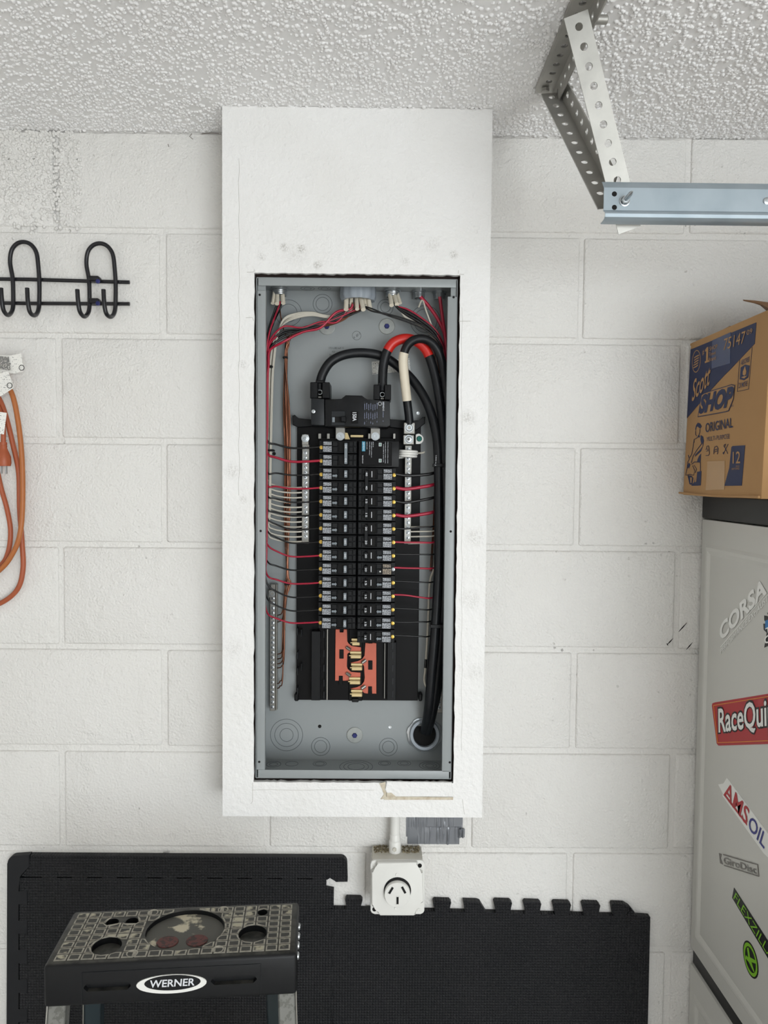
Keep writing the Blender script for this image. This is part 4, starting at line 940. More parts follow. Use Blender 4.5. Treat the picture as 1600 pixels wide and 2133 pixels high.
# ================================================================== THINGS ON AND BESIDE THE WALL
# ------------------------------------------------------------------ coat hook rack
hk = thing('hook_rack', 'black wire coat hook rack at the upper left of the wall', 'hook rack', P(120, 632, 0))
for y0_, y1_ in ((581, 588), (631, 633)):
    MB().tube([P(-160, y0_-2, -0.010), P(60, y0_+1, -0.010), P(270, y1_, -0.010)], 0.0035, 10).build('rod', 'black_metal', hk)
def hook(dx, s=1.0, sh=0):
    f = lambda x, y, d: P(x+dx, y+sh, d)
    pts = [f(161, 603, -0.062), f(162.5, 625, -0.062), f(166, 648, -0.058), f(174, 659, -0.045), f(181, 656, -0.028), f(186, 643, -0.018), f(186.5, 610, -0.017), f(185, 580, -0.017), f(180, 550, -0.018), f(183, 525, -0.020), f(194, 511, -0.022), f(209, 507, -0.023), f(224, 513, -0.022), f(235, 530, -0.020), f(239, 560, -0.018), f(241, 590, -0.017), f(241, 620, -0.017), f(240, 643, -0.018), f(236, 656, -0.028), f(229, 660, -0.045), f(221, 652, -0.058), f(217, 630, -0.062), f(215.5, 603, -0.062)]
    return MB().tube(smooth_path(pts, 5), 0.0040, 10).build('double_hook', 'black_metal', hk, smooth=60)
hook(0); hook(-159, sh=-3); hook(-318, sh=-6)
for y in (586, 632):
    c_ = MB().box(P(192, y, 0).x, P(215, y, 0).x, -0.0235, -0.004, P(200, y+6, 0).z, P(200, y-6, 0).z, 0.004, 3).build('mounting_clip', 'black_metal', hk)
    MB().lathe(P(204, y, -0.0235), (0, -1, 0), [(0.0045, -0.001), (0.0045, 0.001), (0.003, 0.0016), (0, 0.0014)], 6).build('screw_head', 'blue_screw', c_)

# ------------------------------------------------------------------ orange extension cord hung at the left edge
ec = thing('extension_cord', 'orange extension cord with white tags hanging at the left edge', 'extension cord', P(0, 1258, 0))
wire('cord_loop', [(-120, 700, -0.03), (-60, 740, -0.035), (0, 790, -0.035), (24, 818, -0.035), (38, 880, -0.034), (46, 960, -0.033), (47, 1050, -0.032), (42, 1110, -0.032), (28, 1150, -0.03), (0, 1187, -0.028), (-60, 1225, -0.025), (-130, 1200, -0.022), (-180, 1080, -0.02), (-190, 900, -0.02), (-160, 760, -0.025), (-120, 700, -0.03)], 0.0048, 'orange', ec, sub=8, seg=12)
wire('cord_loop', [(-110, 705, -0.02), (-50, 760, -0.024), (-8, 820, -0.024), (10, 860, -0.024), (28, 930, -0.022), (39, 985, -0.022), (41, 1060, -0.020), (46, 1130, -0.018), (48, 1185, -0.016), (36, 1228, -0.014), (0, 1257, -0.012), (-60, 1275, -0.010), (-130, 1230, -0.010), (-170, 1100, -0.010), (-175, 900, -0.012), (-150, 770, -0.016), (-110, 705, -0.02)], 0.0048, 'orange2', ec, sub=8, seg=12)
wire('cord_loop', [(-100, 715, -0.012), (-40, 830, -0.012), (-10, 960, -0.012), (2, 1015, -0.012), (14, 1058, -0.012), (22, 1105, -0.012), (17, 1150, -0.012), (0, 1178, -0.010), (-50, 1205, -0.008), (-110, 1140, -0.008), (-140, 950, -0.008), (-125, 780, -0.010), (-100, 715, -0.012)], 0.0046, 'orange2', ec, sub=8, seg=12)
wire('cord_end', [(-30, 820, -0.03), (-6, 845, -0.032), (4, 870, -0.034), (7, 900, -0.034), (7, 925, -0.034)], 0.0046, 'orange2', ec)
pg = MB()
for (y, r) in ((0, 0),): pass
pg.lathe(P(7, 921, -0.034), (0.02, 0, -1), [(0.0062, 0), (0.0066, 0.004), (0.0060, 0.006), (0.0068, 0.008), (0.0062, 0.011), (0.0080, 0.016), (0.0125, 0.028), (0.0130, 0.040), (0.0115, 0.0455), (0, 0.0455)], 20)
plug = pg.build('plug', 'orange2', ec)
for dx in (-4, 6):
    a = P(7+dx, 968, -0.034); MB().box(a.x-0.0008, a.x+0.0008, a.y-0.003, a.y+0.003, a.z-0.017, a.z, 0.0003).build('prong', 'zinc', plug)
def tagpl(pts, m='tag_print'):
    return MB().prism([P(x, y, d) for x, y, d in pts], (0, 0.0004, 0)).build('warning_tag', m, ec, 'white printed tag')
t1 = tagpl([(-40, 738, -0.05), (20, 741, -0.05), (44, 736, -0.045), (50, 773, -0.042), (30, 778, -0.045), (-40, 772, -0.05)])
t2 = tagpl([(-40, 790, -0.06), (-5, 778, -0.06), (17, 773, -0.06), (29, 808, -0.058), (0, 826, -0.06), (-40, 838, -0.06)])
t3 = tagpl([(0, 858, -0.055), (14, 860, -0.052), (8, 905, -0.052), (-5, 903, -0.055)])
MB().prism([P(x, y, -0.0515) for x, y in ((-10, 741), (18, 743), (22, 771), (-10, 768))], (0, 0.0003, 0)).build('print_block', print_mat('dense_print', (196, 194, 188), (40, 40, 42), 420, 520, 0.42), t1)
for (x, y, Y) in ((45, 766, -0.045), (20, 803, -0.061)):
    MB().torus(P(x, y, Y), (0, -1, 0), 0.0048, 0.0006, 18, 5).build('round_mark', 'st_black', t1 if x == 45 else t2)

# ------------------------------------------------------------------ outlet box, conduit, tape patch
YO = -0.060
ob = thing('outlet_box', 'white square steel outlet box with a round three-slot socket', 'electrical outlet', P(828, 1908, 0))
a, c = P(772, 1905, YO), P(883, 1792, YO)
ztop = c.z-0.001
bx = MB().box(a.x+0.0015, c.x-0.0015, YO+0.006, 0.0, a.z+0.004, ztop, 0.003, 2).build('box_body', 'box_paint', ob)
def rr_poly(x0, x1, y0, y1, r, n=5):
    return arc2(x1-r, y0+r, r, -90, 0, n) + arc2(x1-r, y1-r, r, 0, 90, n) + arc2(x0+r, y1-r, r, 90, 180, n) + arc2(x0+r, y0+r, r, 180, 270, n)
MB().prism([P(x, y, YO+0.003) for x, y in rr_poly(772, 884, 1792, 1904, 8)], (0, 0.004, 0), 0.001).build('cover_rim', 'white_pl', ob)
cv = MB().prism([P(x, y, YO-0.006) for x, y in [(786, 1797)] + arc2(866, 1805, 8, -90, -60, 2) + [(871, 1811), (881, 1818), (882, 1880), (870, 1885), (866, 1890), (866, 1906)] + [(862, 1908), (792, 1908), (787, 1902), (784, 1893), (774, 1886), (774, 1816), (783, 1811), (785, 1803)]], (0, 0.008, 0), 0.0028, 3).build('raised_cover', 'white_pl', ob)
for (x, y, m) in ((781, 1803.5, 'white_pl'), (874.5, 1803, 'dark'), (780, 1894, 'dark'), (873, 1896, 'white_pl')):
    MB().lathe(P(x, y, YO+0.003), (0, -1, 0), [(0.0042, 0), (0.0038, 0.0012), (0.0018, 0.0014), (0.001, 0.0006), (0, 0.0006)], 14).build('cover_screw' if m == 'white_pl' else 'screw_hole', m, ob)
oc = P(827.5, 1857, YO-0.006)
MB().lathe(P(828, 1855, YO-0.006), (0, -1, 0), [(0.0262, 0), (0.0262, 0.0006), (0.0250, 0.0008), (0, 0.0008)], 40).build('cover_cutout', 'dark', ob)
oax = Vector((0.0, -1, -0.03)).normalized()
sk = MB().lathe(P(827.5, 1858, YO-0.004), oax, [(0.0248, 0), (0.0246, 0.0095), (0.0240, 0.0105), (0.0, 0.0108)], 40).build('socket_face', 'white_pl', ob)
of = YO-0.0158
def slot(x, y, ang, w_, h_):
    c0 = P(x, y, of); m = Matrix.Translation(c0) @ Matrix.Rotation(math.radians(ang), 4, 'Y')
    MB().box(-w_*1.5, w_*1.5, 0.0002, 0.0014, -h_*1.2, h_*1.2, 0.0002, 1, m @ Matrix.Translation((0.0003, 0, 0))).build('slot_recess', 'white_pl', sk)
    MB().box(-w_, w_, -0.0002, 0.0010, -h_, h_, 0.0, 1, m).build('slot', 'dark', sk)
slot(814.5, 1855, 30, 0.0021, 0.0071); slot(841, 1854, -28, 0.0021, 0.0071); slot(828.3, 1876, 0, 0.0020, 0.0070)
for (x, y) in ((828, 1822.5), (826, 1892)):
    MB().lathe(P(x, y, YO-0.006), (0, -1, 0), [(0.0042, 0), (0.0038, 0.0012), (0.0024, 0.0014), (0, 0.0008)], 14).build('cover_screw', 'white_pl', ob)
# grit lying on top of the box
gt = MB()
for i in range(260):
    x = random.uniform(a.x+0.006, c.x-0.006); y = random.uniform(-0.030, -0.003); s_ = random.uniform(0.0006, 0.0018)
    if abs(x-P(823, 1760, -0.024).x) < 0.012 and y < -0.008: continue
    gt.box(x-s_, x+s_, y-s_, y+s_, ztop-0.0002, ztop+s_*1.3, 0, 1)
gt.build('debris', 'dirt', None, 'brown grit lying on top of the outlet box', 'debris', kind='stuff', smooth=0)
cx_ = P(823, 1740, -0.024).x
cd = thing('conduit', 'short white painted conduit from the chase down to the outlet box', 'conduit', (cx_, -0.024, ztop))
MB().tube([(cx_, -0.024, fz0+0.03), (cx_, -0.024, ztop+0.02)], 0.0095, 20).build('pipe', 'white_pl', cd)
MB().lathe((cx_, -0.024, ztop), (0, 0, 1), [(0.0118, 0), (0.0118, 0.020), (0.0112, 0.0225), (0.0102, 0.0235), (0.0102, 0.035), (0.0098, 0.036)], 24).build('connector', 'white_pl', cd)
MB().lathe((cx_-0.001, -0.0355, ztop+0.010), (0, -1, 0), [(0.004, 0), (0.004, 0.002), (0.003, 0.003), (0.001, 0.002), (0, 0.002)], 14).build('set_screw', 'box_paint', cd)
# duct tape patch under the chase
def tape_patch(name, x0, x1, y0, y1, Y, seed, lab):
    pa_, pb_ = P(x0, y1, 0), P(x1, y0, 0); nx_, nz_ = 110, 46; r3 = np.random.default_rng(seed)
    X_, Z_ = np.meshgrid(np.linspace(pa_.x, pb_.x, nx_), np.linspace(pa_.z, pb_.z, nz_), indexing='ij')
    h = np.zeros_like(X_)
    for k in range(24):
        xc = r3.uniform(pa_.x, pb_.x); wv = r3.uniform(0.0009, 0.002); sl = r3.uniform(-0.06, 0.06); za, zb2 = sorted(r3.uniform(pa_.z, pb_.z, 2))
        zz = np.clip((Z_-za+0.012)/0.01, 0, 1)*np.clip((zb2+0.012-Z_)/0.01, 0, 1)
        h += r3.uniform(0.0006, 0.0022)*np.exp(-((X_-xc-sl*(Z_-pa_.z))/wv)**2)*zz
    co_ = np.stack([X_, Y-h, Z_], -1).reshape(-1, 3)
    return finish(name, grid_mesh(name, co_, nx_, nz_), 'duct', None, lab, 'tape', smooth=180) if lab else grid_mesh(name, co_, nx_, nz_)
dt = thing('duct_tape_patch', 'wrinkled grey duct tape stuck on the wall below the chase', 'tape', P(905, 1757, 0))
for i, (x0, x1, y0, y1, Y) in enumerate(((846, 964, 1696, 1742, -0.0012), (849, 957, 1722, 1757, -0.0020), (951, 968, 1724, 1743, -0.0017))):
    finish('tape_strip', tape_patch('tape_strip', x0, x1, y0, y1, Y, 20+i, None), 'duct', dt, smooth=180)

# ------------------------------------------------------------------ foam mats on the wall
YMAT = -0.014
def teeth(pts_top):
    return pts_top
def mat_piece(name, pix, label, m='foam', Y=YMAT, bev=0.0022):
    return MB().prism([P(x, y, Y) for x, y in pix], (0, -Y-0.0006, 0), bev).build(name, m, None, label, 'foam mat', 'black interlocking foam mats on the wall')
def hedge(x_start, spans, ylow, yhigh, slope=0.0, fl=4):
    """dovetail edge walked left to right; spans = tooth (x0, x1) at the tip (yhigh)"""
    out = []
    for (a_, b_) in spans:
        out += [(a_+fl, ylow+slope*a_), (a_, yhigh+slope*a_), (b_, yhigh+slope*b_), (b_-fl, ylow+slope*b_)]
    return out
def vedge(spans, xlow, xhigh, fl=4):
    out = []
    for (a_, b_) in spans:
        out += [(xlow, a_+fl), (xhigh, a_), (xhigh, b_), (xlow, b_-fl)]
    return out
BOT = 2560
lsp = [(1854+61.4*k, 1886+61.4*k) for k in range(12)]
lstrip_edge = vedge(lsp, 38.5, 58)                               # strip tongues reach x = 58
tsp = [(85+62.6*k, 121+62.6*k) for k in range(10)]
top_edge = hedge(0, tsp, 1828, 1808.5, 0.006)
ga = 1.3
left_strip = arc2(31, 1799, 16, 180, 262, 6) + [(61, 1781), (61, 1806), (40, 1826)] + [(x-ga, y) for x, y in lstrip_edge] + [(38.5-ga, BOT), (11, BOT)]
mat_piece('foam_edge_strip', left_strip, 'narrow smooth edge strip down the left side of the foam mats', 'foam_smooth')
top_strip = [(62.5, 1782), (700, 1786)] + arc2(709, 1800, 14, -85, 0, 5) + [(724, 1837.5), (700, 1838), (687, 1827), (681, 1834)] + [(x, y-ga) for x, y in reversed(top_edge)] + [(52, 1827), (42.5, 1825), (62.5, 1806.5)]
mat_piece('foam_edge_strip', top_strip, 'wide foam edge strip along the top with a rounded right corner')
rsp = [(1893+60.4*k, 1920+60.4*k) for k in range(12)]               # right tile tongues reach left to x = 675
mid_edge = []
for (a_, b_) in rsp: mid_edge += [(694, a_), (675, a_+3-3), (675-1, b_-0), (692, b_-3)]
left_tile = [(40, 1828), (52, 1829)] + [(x, y+ga) for x, y in top_edge] + [(679, 1836), (678, 1852), (695, 1855), (694.5, 1892)] + [(x-0.8, y) for x, y in mid_edge[1:]] + [(692, BOT), (38.5, BOT)] + [(x+ga, y) for x, y in reversed(lstrip_edge)]
mat_piece('foam_tile', left_tile, 'large black foam tile behind the step ladder')
sl_ = 0.026
rt_sp = [(719, 755), (781, 817), (842, 879), (902, 940), (965, 1000), (1029, 1067), (1091, 1128), (1152, 1190), (1213, 1251)]
base_y = lambda x: 1893.5 + (x-695)*sl_
rt_top = []
for (a_, b_) in rt_sp:
    tip = 25 if a_ > 1000 else 23
    if a_ == 965: rt_top += [(a_+4, base_y(a_)), (a_, base_y(a_)-tip), (b_-6, base_y(b_)-tip), (b_, base_y(b_)-tip+2), (1013, base_y(1013))]
    else: rt_top += [(a_+5, base_y(a_)), (a_, base_y(a_)-tip+4), (a_+3, base_y(a_)-tip), (b_-4, base_y(b_)-tip), (b_, base_y(b_)-tip+4), (b_-5, base_y(b_))]
right_tile = [(696, 1893.5)] + rt_top + [(1278, 1908), (1274, 1887), (1276, 1883), (1302, 1884), (1312, 1890), (1312, 1897), (1304, 1905)]
rs = [(1934+60*k, 1966+60*k) for k in range(11)]
redge = []
for (a_, b_) in rs: redge += [(1304, a_), (1322-(a_-1934)*0.03, a_+2), (1322-(b_-1934)*0.03, b_), (1302, b_-2)]
right_tile += redge + [(1298, BOT), (692.8, BOT)] + [(x, y) for x, y in reversed(mid_edge[1:])] + [(694.8, 1894)]
mat_piece('foam_tile', right_tile, 'large black foam tile below the outlet with teeth along its top')
right_strip = [(1313.5, 1891), (1328, 1909), (1355, 1911), (1340, BOT), (1299, BOT)] + [(x+0.8, y) for x, y in reversed(redge)] + [(1305, 1906), (1313.5, 1898)]
mat_piece('foam_edge_strip', right_strip, 'narrow foam edge strip at the right end of the mats')

# ------------------------------------------------------------------ grey cabinet at the right with stickers
XC = 0.651; CZ1 = 1.733; YC0, YC1 = -0.004, -0.52
cab = thing('garage_cabinet', 'tall light grey garage cabinet with stickers at the right edge', 'cabinet', (0.94, -0.24, 0))
zt_ = P(1463, 1079, -0.004).z; zlow = P(1436, 1970, -0.004).z; zlow2 = P(1434, 2003, -0.004).z
MB().box(XC, XR_WALL-0.005, YC1, YC0, zt_, CZ1, 0.002).build('top_panel', 'cab_black', cab, 'black top trim')
MB().box(XC+0.02, XR_WALL-0.005, YC1+0.002, YC0-0.002, 0.08, zt_).build('carcass', 'cab', cab)
MB().box(XC+0.05, XR_WALL-0.005, YC1+0.03, YC0-0.03, 0.0, 0.08).build('plinth', 'cab_black', cab)
def door(z0, z1, y0, y1):
    d = MB().box(XC, XC+0.019, y0, y1, z0, z1, 0.002, 2).build('door', 'cab', cab)
    return d
def panel_frame(par, z0, z1, y0, y1):
    # raised bead with sloping sides round the door panel
    def loop(i): return [(y0-i, z0+i), (y1+i, z0+i), (y1+i, z1-i), (y0-i, z1-i)]
    b = MB(); prof = ((0.0, 0.0), (0.006, -0.0032), (0.012, -0.0032), (0.020, 0.0))
    rings = [[b.bm.verts.new((XC+h, y, z)) for y, z in loop(i)] for i, h in prof]
    for r0, r1 in zip(rings, rings[1:]):
        for k in range(4): b.bm.faces.new((r0[k], r0[(k+1) % 4], r1[(k+1) % 4], r1[k]))
    b.build('panel_bead', 'cab', par, smooth=0)
d1 = door(zlow, zt_-0.002, YC1+0.002, YC0-0.002)
panel_frame(d1, P(1452, 1935, -0.03).z-0.02, P(1478, 1133, -0.03).z, -0.027, YC1+0.05)
d2 = door(0.10, zlow2, YC1+0.002, YC0-0.002)
panel_frame(d2, 0.14, P(1446, 2070, -0.03).z, -0.030, YC1+0.05)
MB().box(XC+0.006, XC+0.019, YC1+0.002, YC0-0.002, zlow2, zlow).build('finger_pull', 'cab_black', cab, 'black gap between the doors')
SX = lambda x, y: Px(x, y, XC-0.0008)
def sticker(name, pix, m, label=None, par=None, lift=0.0):
    return MB().prism([Px(x, y, XC-0.0008-lift) for x, y in pix], (0.0007, 0, 0)).build(name, m, par or cab, label)
def slab(txt, bl, br, tl, m, par, lift=0.0004, **k): return text(txt, SX(*bl), SX(*br), SX(*tl), m, par, lift=lift, **k)
# white exhaust maker's lettering
s1 = slab('CORSA', (1501.5, 1337), (1598, 1236), (1498.5, 1303), 'st_white', cab, bold=0.035, shear=0.0, name='decal', label='white vinyl lettering decal')
sticker('underline', [(1501, 1347), (1596, 1235.5), (1596, 1237.2), (1501, 1349)], 'st_white', None, s1)
slab('PERFORMANCE EXHAUSTS', (1501.5, 1363.5), (1605, 1246), (1501, 1352), 'st_white', s1)
# dark round-toothed sticker cut by the frame edge
s2 = sticker('sticker', [(1598, 1276), (1601, 1284), (1592, 1282), (1592, 1292), (1598, 1299), (1590, 1299), (1591, 1312), (1597, 1318), (1592, 1349), (1600, 1345), (1640, 1330), (1645, 1290), (1620, 1270), (1606, 1284)], 'st_black', 'black and blue toothed sticker')
sticker('blue_part', [(1594, 1293), (1602, 1290), (1606, 1306), (1598, 1308), (1594, 1312)], 'st_cyan', None, s2, 0.0004)
slab('T', (1597, 1320), (1607, 1315), (1595.5, 1309), 'st_white', s2, 0.0009, bold=0.03); slab('C', (1594, 1343), (1606, 1337), (1592.5, 1327), 'st_white', s2, 0.0009, bold=0.03)
# red sticker with white lettering
s3 = sticker('sticker', [(1484, 1465), (1490, 1463), (1632, 1440), (1636, 1450), (1630, 1546), (1624, 1549), (1497, 1553), (1493, 1549), (1483, 1470)], 'st_red', 'red sticker with white lettering')
for seg_ in ([(1486.5, 1469.5), (1630, 1446)], [(1486.5, 1469.5), (1495, 1546)], [(1495, 1547), (1628, 1542)]):
    MB().tube([Px(x, y, XC-0.0012) for x, y in seg_], 0.0006, 5).build('border_line', 'st_yellow', s3)
slab('RaceQuip', (1496.5, 1546), (1619, 1532), (1495, 1472), 'st_black', s3, 0.0006, bold=0.06)
slab('RaceQuip', (1498.5, 1542), (1617, 1528), (1497.3, 1476), 'st_white', s3, 0.0010, bold=0.018)
# slanted oil sticker
s4 = sticker('sticker', [(1496, 1634), (1507, 1632), (1514.5, 1620), (1606, 1745), (1604, 1790), (1590.5, 1777), (1505, 1658), (1506, 1653)], 'st_white', 'slanted white, red and blue sticker')
slab('AMS', (1507.5, 1656), (1555, 1719), (1516, 1627.5), 'st_red', s4, 0.0006, bold=0.012, shear=-0.1)
slab('OIL', (1557, 1722), (1592, 1769), (1566, 1698), 'st_blue', s4, 0.0006, bold=0.012, shear=-0.1)
sticker('underline', [(1508, 1657), (1512, 1656), (1556, 1714), (1556, 1720)], 'st_red', None, s4, 0.0003)
# grey outlined sticker
s5 = slab('GiroDisc', (1508.5, 1798.5), (1577, 1820.5), (1507.5, 1784.5), 'st_grey', cab, name='decal', label='grey outlined lettering decal', bold=0.015)
for seg_ in ([(1507, 1780), (1578.5, 1801)], [(1509, 1802.5), (1580.5, 1825)], [(1578.5, 1801), (1580.5, 1825)]):
    MB().tube([Px(x, y, XC-0.0008) for x, y in seg_], 0.0010, 5).build('outline', 'st_grey', s5)
sticker('end_block', [(1497.5, 1777), (1503, 1779), (1501, 1788), (1506, 1801), (1500, 1798)], 'st_grey', None, s5)
# black and green strip with round emblem
s6 = sticker('sticker', [(1529, 1849), (1606, 1970), (1606, 2007), (1525, 1870)], 'st_black', 'black strip sticker with green lettering')
slab('FLEXZILLA', (1528.5, 1871), (1609, 2005), (1531.5, 1855), 'st_green', s6, 0.0006, bold=0.0, shear=0.2)
def ell(cx0, cy0, rx, ry, n=28, tilt=0.0, a0=0, a1=360):
    out = []
    for i in range(n if a1-a0 >= 360 else n+1):
        a_ = math.radians(a0+(a1-a0)*i/n); x, y = rx*math.cos(a_), ry*math.sin(a_)
        out.append((cx0+x+tilt*y, cy0+y))
    return out
s7 = sticker('sticker', ell(1563.5, 1999, 13.5, 40, tilt=0.21), 'st_black', 'round black emblem with a green ring')
o_, i_ = ell(1563.5, 1999, 12.3, 36, 30, 0.21), ell(1563.5, 1999, 9.6, 28, 30, 0.21)
rg = MB()
for k in range(30):
    k2 = (k+1) % 30; rg.face([Px(*o_[k], XC-0.0013), Px(*o_[k2], XC-0.0013), Px(*i_[k2], XC-0.0013), Px(*i_[k], XC-0.0013)])
rg.build('green_ring', 'st_green', s7, smooth=0)
sticker('emblem_stroke', [(1556, 1974), (1559, 1974), (1562, 1994), (1574, 2001), (1576, 2008), (1565, 2004), (1571, 2024), (1570, 2025), (1560, 2004), (1553, 1996), (1554, 1990), (1559, 1995)], 'st_green', None, s7, 0.0006)

# ------------------------------------------------------------------ cardboard box on the cabinet
A_, B_ = P(1438, 716, -0.012), P(1422, 1024, -0.012)
zb0 = CZ1+0.001; ztp = A_.z
xb, xt = B_.x, A_.x
yb_, yf_ = -0.012, PP(1594, 880, A_, Vector((A_.z-B_.z, 0, -(A_.x-B_.x))).normalized()).y
nrmS = Vector((A_.z-B_.z, 0, -(A_.x-B_.x))).normalized()
cb = thing('cardboard_box', 'brown shop towel carton with navy print on top of the cabinet', 'box', (xb+0.2, (yb_+yf_)/2, zb0))
WX = 0.42
side = MB(); bmx = side.bm
vv = [bmx.verts.new(p) for p in ((xb, yb_, zb0), (xb, yf_, zb0), (xt, yf_, ztp), (xt, yb_, ztp), (xb+WX, yb_, zb0), (xb+WX, yf_, zb0), (xb+WX-0.01, yf_, ztp), (xb+WX-0.01, yb_, ztp))]
for f_ in ((0, 1, 2, 3), (5, 4, 7, 6), (1, 5, 6, 2), (4, 0, 3, 7), (0, 4, 5, 1)): bmx.faces.new([vv[k] for k in f_])
bmesh.ops.bevel(bmx, geom=[e for e in bmx.edges if abs((e.verts[0].co-e.verts[1].co).normalized().z) > 0.9], offset=0.004, segments=2, profile=0.5, affect='EDGES')
side.build('carton', 'card', cb)
# top flaps: long ones half closed, one raised towards the camera
MB().prism([(xt, yb_, ztp), (xt, yf_, ztp), (xt+0.16, yf_, ztp+0.004), (xt+0.16, yb_, ztp+0.004)], (0, 0, -0.004)).build('flap', 'card', cb)
MB().prism([(xt+0.02, yb_+0.002, ztp+0.001), (xt+0.02, yb_-0.12, ztp+0.006), (xt+0.38, yb_-0.12, ztp+0.012), (xt+0.38, yb_+0.002, ztp+0.001)], (0, 0, 0.004)).build('flap', 'card_edge', cb)
pf = [PP(1548, 627, Vector((0, -0.30, 0)), Vector((0, 1, 0))), PP(1640, 640, Vector((0, -0.30, 0)), Vector((0, 1, 0)))]
fe = Vector((pf[0].x, yf_+0.02, pf[0].z)); 
MB().prism([P(1549, 627, -0.26), P(1575, 629, -0.27), P(1640, 638, -0.30), P(1660, 700, yf_), P(1612, 648, yf_), P(1590, 636, -0.30)], (0, 0.003, 0.003)).build('flap', 'card_edge', cb, 'torn raised flap')
MB().prism([(xt+0.004, yf_, ztp-0.002), (xt+0.40, yf_, ztp-0.002), (xt+0.40, yf_+0.06, ztp+0.05), (xt+0.03, yf_+0.06, ztp+0.045)], (0, 0.003, 0)).build('flap', 'card', cb)
BP = lambda x, y, l=0.0: PP(x, y, A_ - nrmS*(0.0006+l), nrmS)
if nrmS.x < 0: BP = lambda x, y, l=0.0: PP(x, y, A_ + nrmS*(0.0006+l), nrmS)
def bprint(name, pix, m, l=0.0, par=None, label=None):
    b = MB(); b.prism([BP(x, y, l) for x, y in pix], (0.0004, 0, 0)); return b.build(name, m, par or cb, label)
def btext(t_, bl, br, tl, m, par, l=0.0005, **k): return text(t_, BP(*bl), BP(*br), BP(*tl), m, par, lift=l, **k)
blue = bprint('blue_panel', [(1438.7, 728), (1575.5, 671.5), (1572, 716), (1518, 773), (1510, 780.5), (1482, 811), (1431, 871)], 'navy', label='navy printed panel')
bprint('clear_tape', [(1484, 709), (1522, 692), (1521, 757), (1482, 768)], 'tape_navy', 0.0004, blue)
btext('75147', (1508.5, 730), (1553.5, 714), (1509.5, 706), 'card', blue, 0.0008, shear=0.1)
btext('09', (1556.5, 698.5), (1568, 694), (1556.8, 688), 'card', blue, 0.0008)
bprint('numeral', [(1468.3, 756.5), (1468.5, 752.5), (1470.8, 751.7), (1471.5, 731.5), (1469, 732.5), (1469.2, 728.5), (1472.5, 723.5), (1475.5, 722.5), (1474.6, 750.3), (1476.8, 749.6), (1476.6, 753.6)], 'card', 0.0006, blue); btext('#', (1464, 741), (1468, 739.5), (1464, 730), 'card', blue, 0.0008)
btext('SHOP', (1479, 731), (1495.5, 725.4), (1479, 722.5), 'card', blue, 0.0008); btext('Towel', (1478, 742), (1491.5, 738), (1478, 734.5), 'card', blue, 0.0008); btext('Brand', (1477.5, 753.6), (1492, 749), (1477.5, 745.5), 'card', blue, 0.0008)
# round flag seal
sl0, sl1 = ell(1450.6, 752.5, 8.8, 23.5, 28, -0.06), ell(1450.6, 752.5, 8.0, 21.8, 28, -0.06)
rg = MB()
for k in range(28):
    k2 = (k+1) % 28; rg.face([BP(*sl0[k], .0004), BP(*sl0[k2], .0004), BP(*sl1[k2], .0004), BP(*sl1[k], .0004)])
rg.build('seal_ring', 'card', blue, smooth=0)
for k in range(5):
    y = 742 + k*5.2
    bprint('seal_stripe', [(1446+(k > 2)*-1.5, y+2.6), (1450, y-0.5), (1456-k*0.6, y-3.4), (1456-k*0.6, y-1.2), (1450, y+1.9), (1446+(k > 2)*-1.5, y+4.6)], 'card', 0.0004, blue)
btext('Scott', (1442, 838), (1480, 800), (1443.5, 795), 'card', blue, 0.0008, bold=0.01, shear=0.25)
lg = bprint('logo_outline', [(1461, 822), (1467, 818), (1524, 800.5), (1531, 802.5), (1528, 831), (1518, 856.5), (1511, 858.5), (1453.3, 869)], 'navy', 0.0003)
lg2 = bprint('logo_ground', [(1462, 823.2), (1468, 819.4), (1523.5, 802.3), (1529.7, 804), (1526.8, 830.5), (1517, 854.8), (1510.5, 856.8), (1454.7, 867)], 'card', 0.0006, lg)
btext('SHOP', (1456.5, 863.5), (1526, 847), (1461.5, 823), 'navy', lg, 0.0012, bold=0.06, shear=0.15)
btext('ORIGINAL', (1470, 901.3), (1527, 890.3), (1470, 881.8), 'navy', cb, 0.0004, bold=0.01)
btext('MULTI-PURPOSE', (1473, 919.3), (1520.5, 913.5), (1473, 910), 'navy', cb, 0.0004)
btext('TOWELS', (1519.5, 848.5), (1529, 846.5), (1519.5, 845), 'navy', cb, 0.0004)
ab = btext('ABSORBS', (1543, 761.5), (1561.5, 753), (1544, 750.5), 'navy', cb, 0.0004, bold=0.01)
btext('2X MORE', (1539, 809), (1557, 804), (1540, 798), 'navy', ab, 0.0004, bold=0.01)
for seg_ in ([(1541, 749), (1536, 815.5)], [(1536, 815.5), (1559.5, 810.5)], [(1559.5, 810.5), (1567, 723)]):
    MB().tube([BP(x, y) for x, y in seg_], 0.0004, 4).build('frame_line', 'navy', ab)
hx = bprint('drop_emblem', [(1543, 765.5), (1552, 759.5), (1561.5, 761.5), (1558.5, 786), (1550, 792), (1541, 790)], 'navy', 0.0, ab)
bprint('drop', [(1551.8, 763), (1554.5, 773), (1553.5, 780), (1550.5, 782.5), (1547.3, 780.5), (1547.5, 774)], 'card', 0.0004, ab)
bprint('towel_fold', [(1544, 786), (1550, 783.5), (1556, 783), (1550, 788)], 'card', 0.0004, ab)
pn = bprint('count_panel', [(1523.5, 931.5), (1526, 929), (1552, 927.5), (1545, 1011.5), (1509, 1012), (1516.5, 984), (1519, 975)], 'navy', label='navy panel with a number')
btext('12', (1527, 965.5), (1542.5, 965), (1527.5, 941), 'card', pn, 0.0006, bold=0.005)
